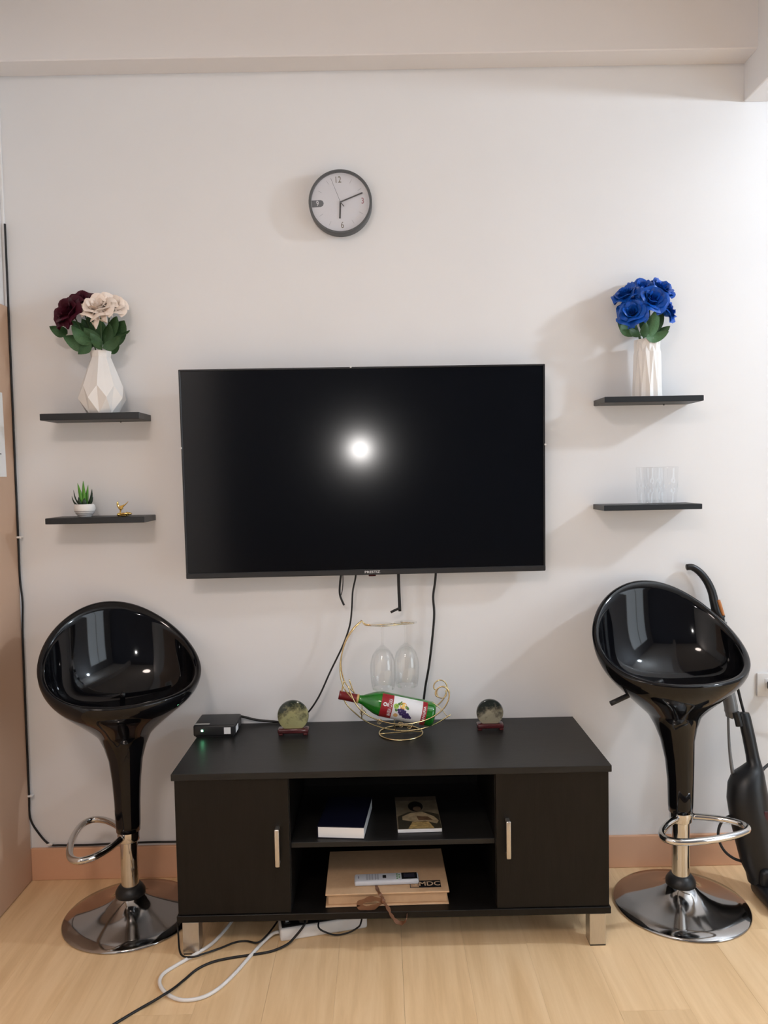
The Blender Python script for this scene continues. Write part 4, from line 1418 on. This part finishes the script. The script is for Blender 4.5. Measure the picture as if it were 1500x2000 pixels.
part('body_badge', MB().rbox((0, 0, 0), (.012, .004, .05), .001, 1, M=Matrix.Translation(vq(1493, 1615, -.045))), mat('badge_red', (.06, .01, .02), .4, noise=.02), vac, world=True)
part('cord_loop', MB().tube([vq(1430, 1592, .0), vq(1414, 1600, .0), vq(1404, 1618, .0), vq(1404, 1640, .0), vq(1415, 1662, .0), vq(1434, 1677, .0), vq(1456, 1684, .0)], .0045, 8, smooth=5), M_WIRE, vac, world=True, smooth=True)
part('cord_tail', MB().tube([vq(1488, 1506, .0), vq(1494, 1499, .01), vq(1510, 1486, .04), vq(1530, 1470, .06)], .005, 8, smooth=4), M_WIRE, vac, world=True, smooth=True)

# ---- wall outlet with a plug
ol0, ol1 = P(1477, 1314, 1, 0), P(1477, 1359, 1, 0)
ot = thing('wall_outlet', 'white rectangular wall outlet plate above the baseboard', 'outlet', (ol0.x + .06, 0, (ol0.z + ol1.z) / 2))
hz = (ol0.z - ol1.z) / 2
part('plate', MB().rbox((-.06, -.008, -hz), (.06, 0, hz), .003, 2), M_WHITE, ot, smooth=True, angle=40)
part('socket_insert', MB().rbox((-.034, -.0095, -.022), (.034, -.006, .022), .001, 1), M_WHITE, ot)
pg = thing('power_plug', 'black plug pushed into the wall outlet', 'plug', (ol0.x + .048, -.0095, (ol0.z + ol1.z) / 2))
part('plug_body', MB().rbox((-.016, -.034, -.014), (.016, 0, .014), .005, 2), M_BLKPL, pg, smooth=True, angle=40)
part('plug_cord', MB().tube([(0, -.034, 0), (.005, -.045, -.01), (.02, -.040, -.06), (.05, -.02, -.12)], .0035, 8, smooth=4), M_WIRE, pg, smooth=True)

# ================================================================== left corner cord, paper on panel
yc = -.0045
cp = [P(-14, 440, 1, yc), P(0, 500, 1, yc), P(10, 570, 1, yc), P(16, 640, 1, yc), P(19, 700, 1, yc), P(18, 760, 1, yc), P(16, 810, 1, yc), P(15, 845, 1, yc), P(19, 890, 1, yc), P(25, 940, 1, yc), P(30, 1010, 1, yc), P(34, 1060, 1, yc), P(42, 1130, 1, yc), P(47, 1175, 1, yc), P(47, 1230, 1, yc), P(50, 1310, 1, yc), P(51, 1400, 1, yc), P(52, 1480, 1, yc), P(55, 1552, 1, yc), P(62, 1595, 1, yc), P(76, 1626, 1, yc), P(97, 1648, 1, yc), P(120, 1650, 1, yc), P(180, 1649, 1, yc), P(240, 1646, 1, yc), P(300, 1644, 1, yc), P(360, 1643, 1, yc), P(460, 1640, 1, yc)]
cp = [Vector((max(p.x, XL + .0155), -.016 if p.z > .118 and p.x < XL + .03 else -.0075, max(p.z, .1195))) for p in cp]
cable('cable', cp, .0036, M_WIRE, 'black cord clipped down the wall corner and along the baseboard', cat='cord', smooth=5)
for i, (a, b, lab) in enumerate(((34, 1053, 'small white cable clip on the corner cord below the shelves'), (57, 1556, 'small white cable clip on the corner cord near the baseboard'), (98, 1648, 'small white cable clip where the cord meets the baseboard'))):
    p = P(a, b, 1, -.006)
    k = min(catmull(cp, 5), key=lambda v: (v - p).length)
    cl_ = MB().rbox((k.x - .006, k.y - .0055, k.z - .0035), (k.x + .012, min(-.0005, k.y + .012), k.z + .0035), .0015, 1)
    solo('cable_clip', cl_, M_WHITE, lab, 'clip', 'white clips on the corner cord', loc=(k.x, 0, k.z))

pp = thing('paper_sheet', 'white printed paper sheet stuck to the tan panel', 'paper', (XL + .012, -.25, 1.42))
p0 = P(4, 767, 0, XL + .013)
p1 = P(13, 931, 0, XL + .013)
part('sheet', MB().add([(XL + .0125, p0.y, p0.z), (XL + .0125, p1.y, p1.z), (XL + .0125, -.36, p1.z), (XL + .0125, -.37, p0.z),
                        (XL + .0132, p0.y, p0.z), (XL + .0132, p1.y, p1.z), (XL + .0132, -.36, p1.z), (XL + .0132, -.37, p0.z)],
                       [(0, 1, 2, 3), (4, 5, 6, 7), (0, 1, 5, 4), (1, 2, 6, 5), (2, 3, 7, 6), (3, 0, 4, 7)]), M_PAPER, pp, world=True)
part('printed_line', MB().box((XL + .0132, -.34, 1.497), (XL + .0134, p1.y - .03, 1.500)), M_INK, pp, world=True)
part('printed_picture', MB().box((XL + .0132, -.33, 1.51), (XL + .0134, p1.y - .045, 1.66)), mat('print_greygreen', (.45, .50, .47), .6, noise=.2, nscale=30), pp, world=True)

# ================================================================== power strip and cables on the floor
e0, e1 = P(548, 1841, 2, 0), P(718, 1813, 2, 0)
dv = (e1 - e0)
ang = math.atan2(dv.y, dv.x)
PLn, PWd, PH = dv.length, .062, .040
ps = thing('power_strip', 'white power strip with black socket top under the cabinet', 'power strip', e0, (0, 0, ang))
part('housing', MB().rbox((0, 0, 0), (PLn, PWd, PH), .007, 3), M_WHITE, ps, smooth=True, angle=40)
tp = part('socket_panel', MB().rbox((.006, .006, PH - .002), (PLn * .80, PWd - .006, PH + .002), .002, 1), M_BLKPL, ps)
for k in range(3):
    part('socket', MB().lathe([(0, PH + .0015), (.016, PH + .0015), (.017, PH + .004), (0, PH + .004)], 20, c=(.075 + .055 * k, PWd / 2, 0), cap=False), M_DGREY, tp, smooth=True, angle=40)
part('switch', MB().rbox((.014, .018, PH + .0015), (.034, .040, PH + .006), .002, 1), M_BLKPL, tp)
part('switch_mark', MB().box((.019, .024, PH + .0058), (.029, .034, PH + .0064)), M_PAPER, tp)


def fp(px, py, z):
    return P(px, py, 2, z)


def fpath(pts, z):
    return [fp(a, b, z) for a, b in pts]


sp0 = ps.location + Vector((math.cos(ang) * .0 - math.sin(ang) * .03, math.sin(ang) * .0 + math.cos(ang) * .03, .016))
wp = [sp0 + Vector((-.001, 0, 0)), fp(532, 1824, .012), fp(512, 1842, .006)] + fpath([(488, 1868), (458, 1902), (425, 1932), (392, 1949), (355, 1953), (327, 1942), (312, 1922), (318, 1903), (345, 1885), (385, 1862), (415, 1842), (440, 1816), (460, 1790), (480, 1770)], .0055)
cable('cable', wp, .0052, M_WIREW, 'white power cord looping out of the power strip on the floor', cat='cord')
sk1 = ps.matrix_basis if False else None
sA = Vector((e0.x + math.cos(ang) * .075 - math.sin(ang) * .02, e0.y + math.sin(ang) * .075 + math.cos(ang) * .02, PH + .006))
bp1 = [sA + Vector((0, 0, .012)), sA + Vector((.004, -.03, .004))] + [fp(575, 1831, .016), fp(560, 1845, .008)] + fpath([(530, 1858), (490, 1865), (450, 1871), (415, 1879), (385, 1893), (362, 1912)], .004) + [fp(340, 1930, .010), fp(318, 1944, .0155), fp(300, 1955, .010)] + fpath([(270, 1972), (235, 1993), (190, 2020), (150, 2040)], .004)
cable('cable', bp1, .0036, M_WIRE, 'black cord running from the power strip out across the open floor', cat='cord')
bp2 = [fp(346, 1800, .06), fp(348, 1822, .03)] + [fp(353, 1863, .006), fp(376, 1869, .014), fp(400, 1862, .0105), fp(430, 1852, .004), fp(458, 1841, .004), fp(480, 1838, .004), fp(503, 1841, .010), fp(520, 1828, .018), fp(536, 1808, .0175), fp(548, 1790, .012)]
cable('cable', bp2, .0028, M_WIRE, 'thin black cord coming down past the silver leg and back under the cabinet', cat='cord')
sB = Vector((e0.x + math.cos(ang) * .13 - math.sin(ang) * .03, e0.y + math.sin(ang) * .13 + math.cos(ang) * .03, PH + .006))
sC = Vector((e0.x + math.cos(ang) * .265 - math.sin(ang) * .03, e0.y + math.sin(ang) * .265 + math.cos(ang) * .03, PH + .006))
bp3 = [sB + Vector((0, 0, .004)), fp(622, 1811, .038), fp(642, 1823, .016), fp(660, 1826, .008), fp(682, 1821, .012), fp(698, 1812, .026), fp(705, 1802, .042), sC + Vector((0, .02, .0))]
cable('cable', bp3, .0026, M_WIRE, 'short thin black cord sagging in front of the power strip', cat='cord')
for nm, s_, l in (('adapter_plug', sA, 'black plug in the power strip socket nearest the switch'), ('adapter_plug', sB, 'black plug in the power strip middle socket')):
    solo(nm, MB().rbox((s_.x - .014, s_.y - .014, PH + .004), (s_.x + .014, s_.y + .014, PH + .030), .004, 2), M_BLKPL, l, 'plug', smooth=True, angle=40, loc=(s_.x, s_.y, PH + .004))
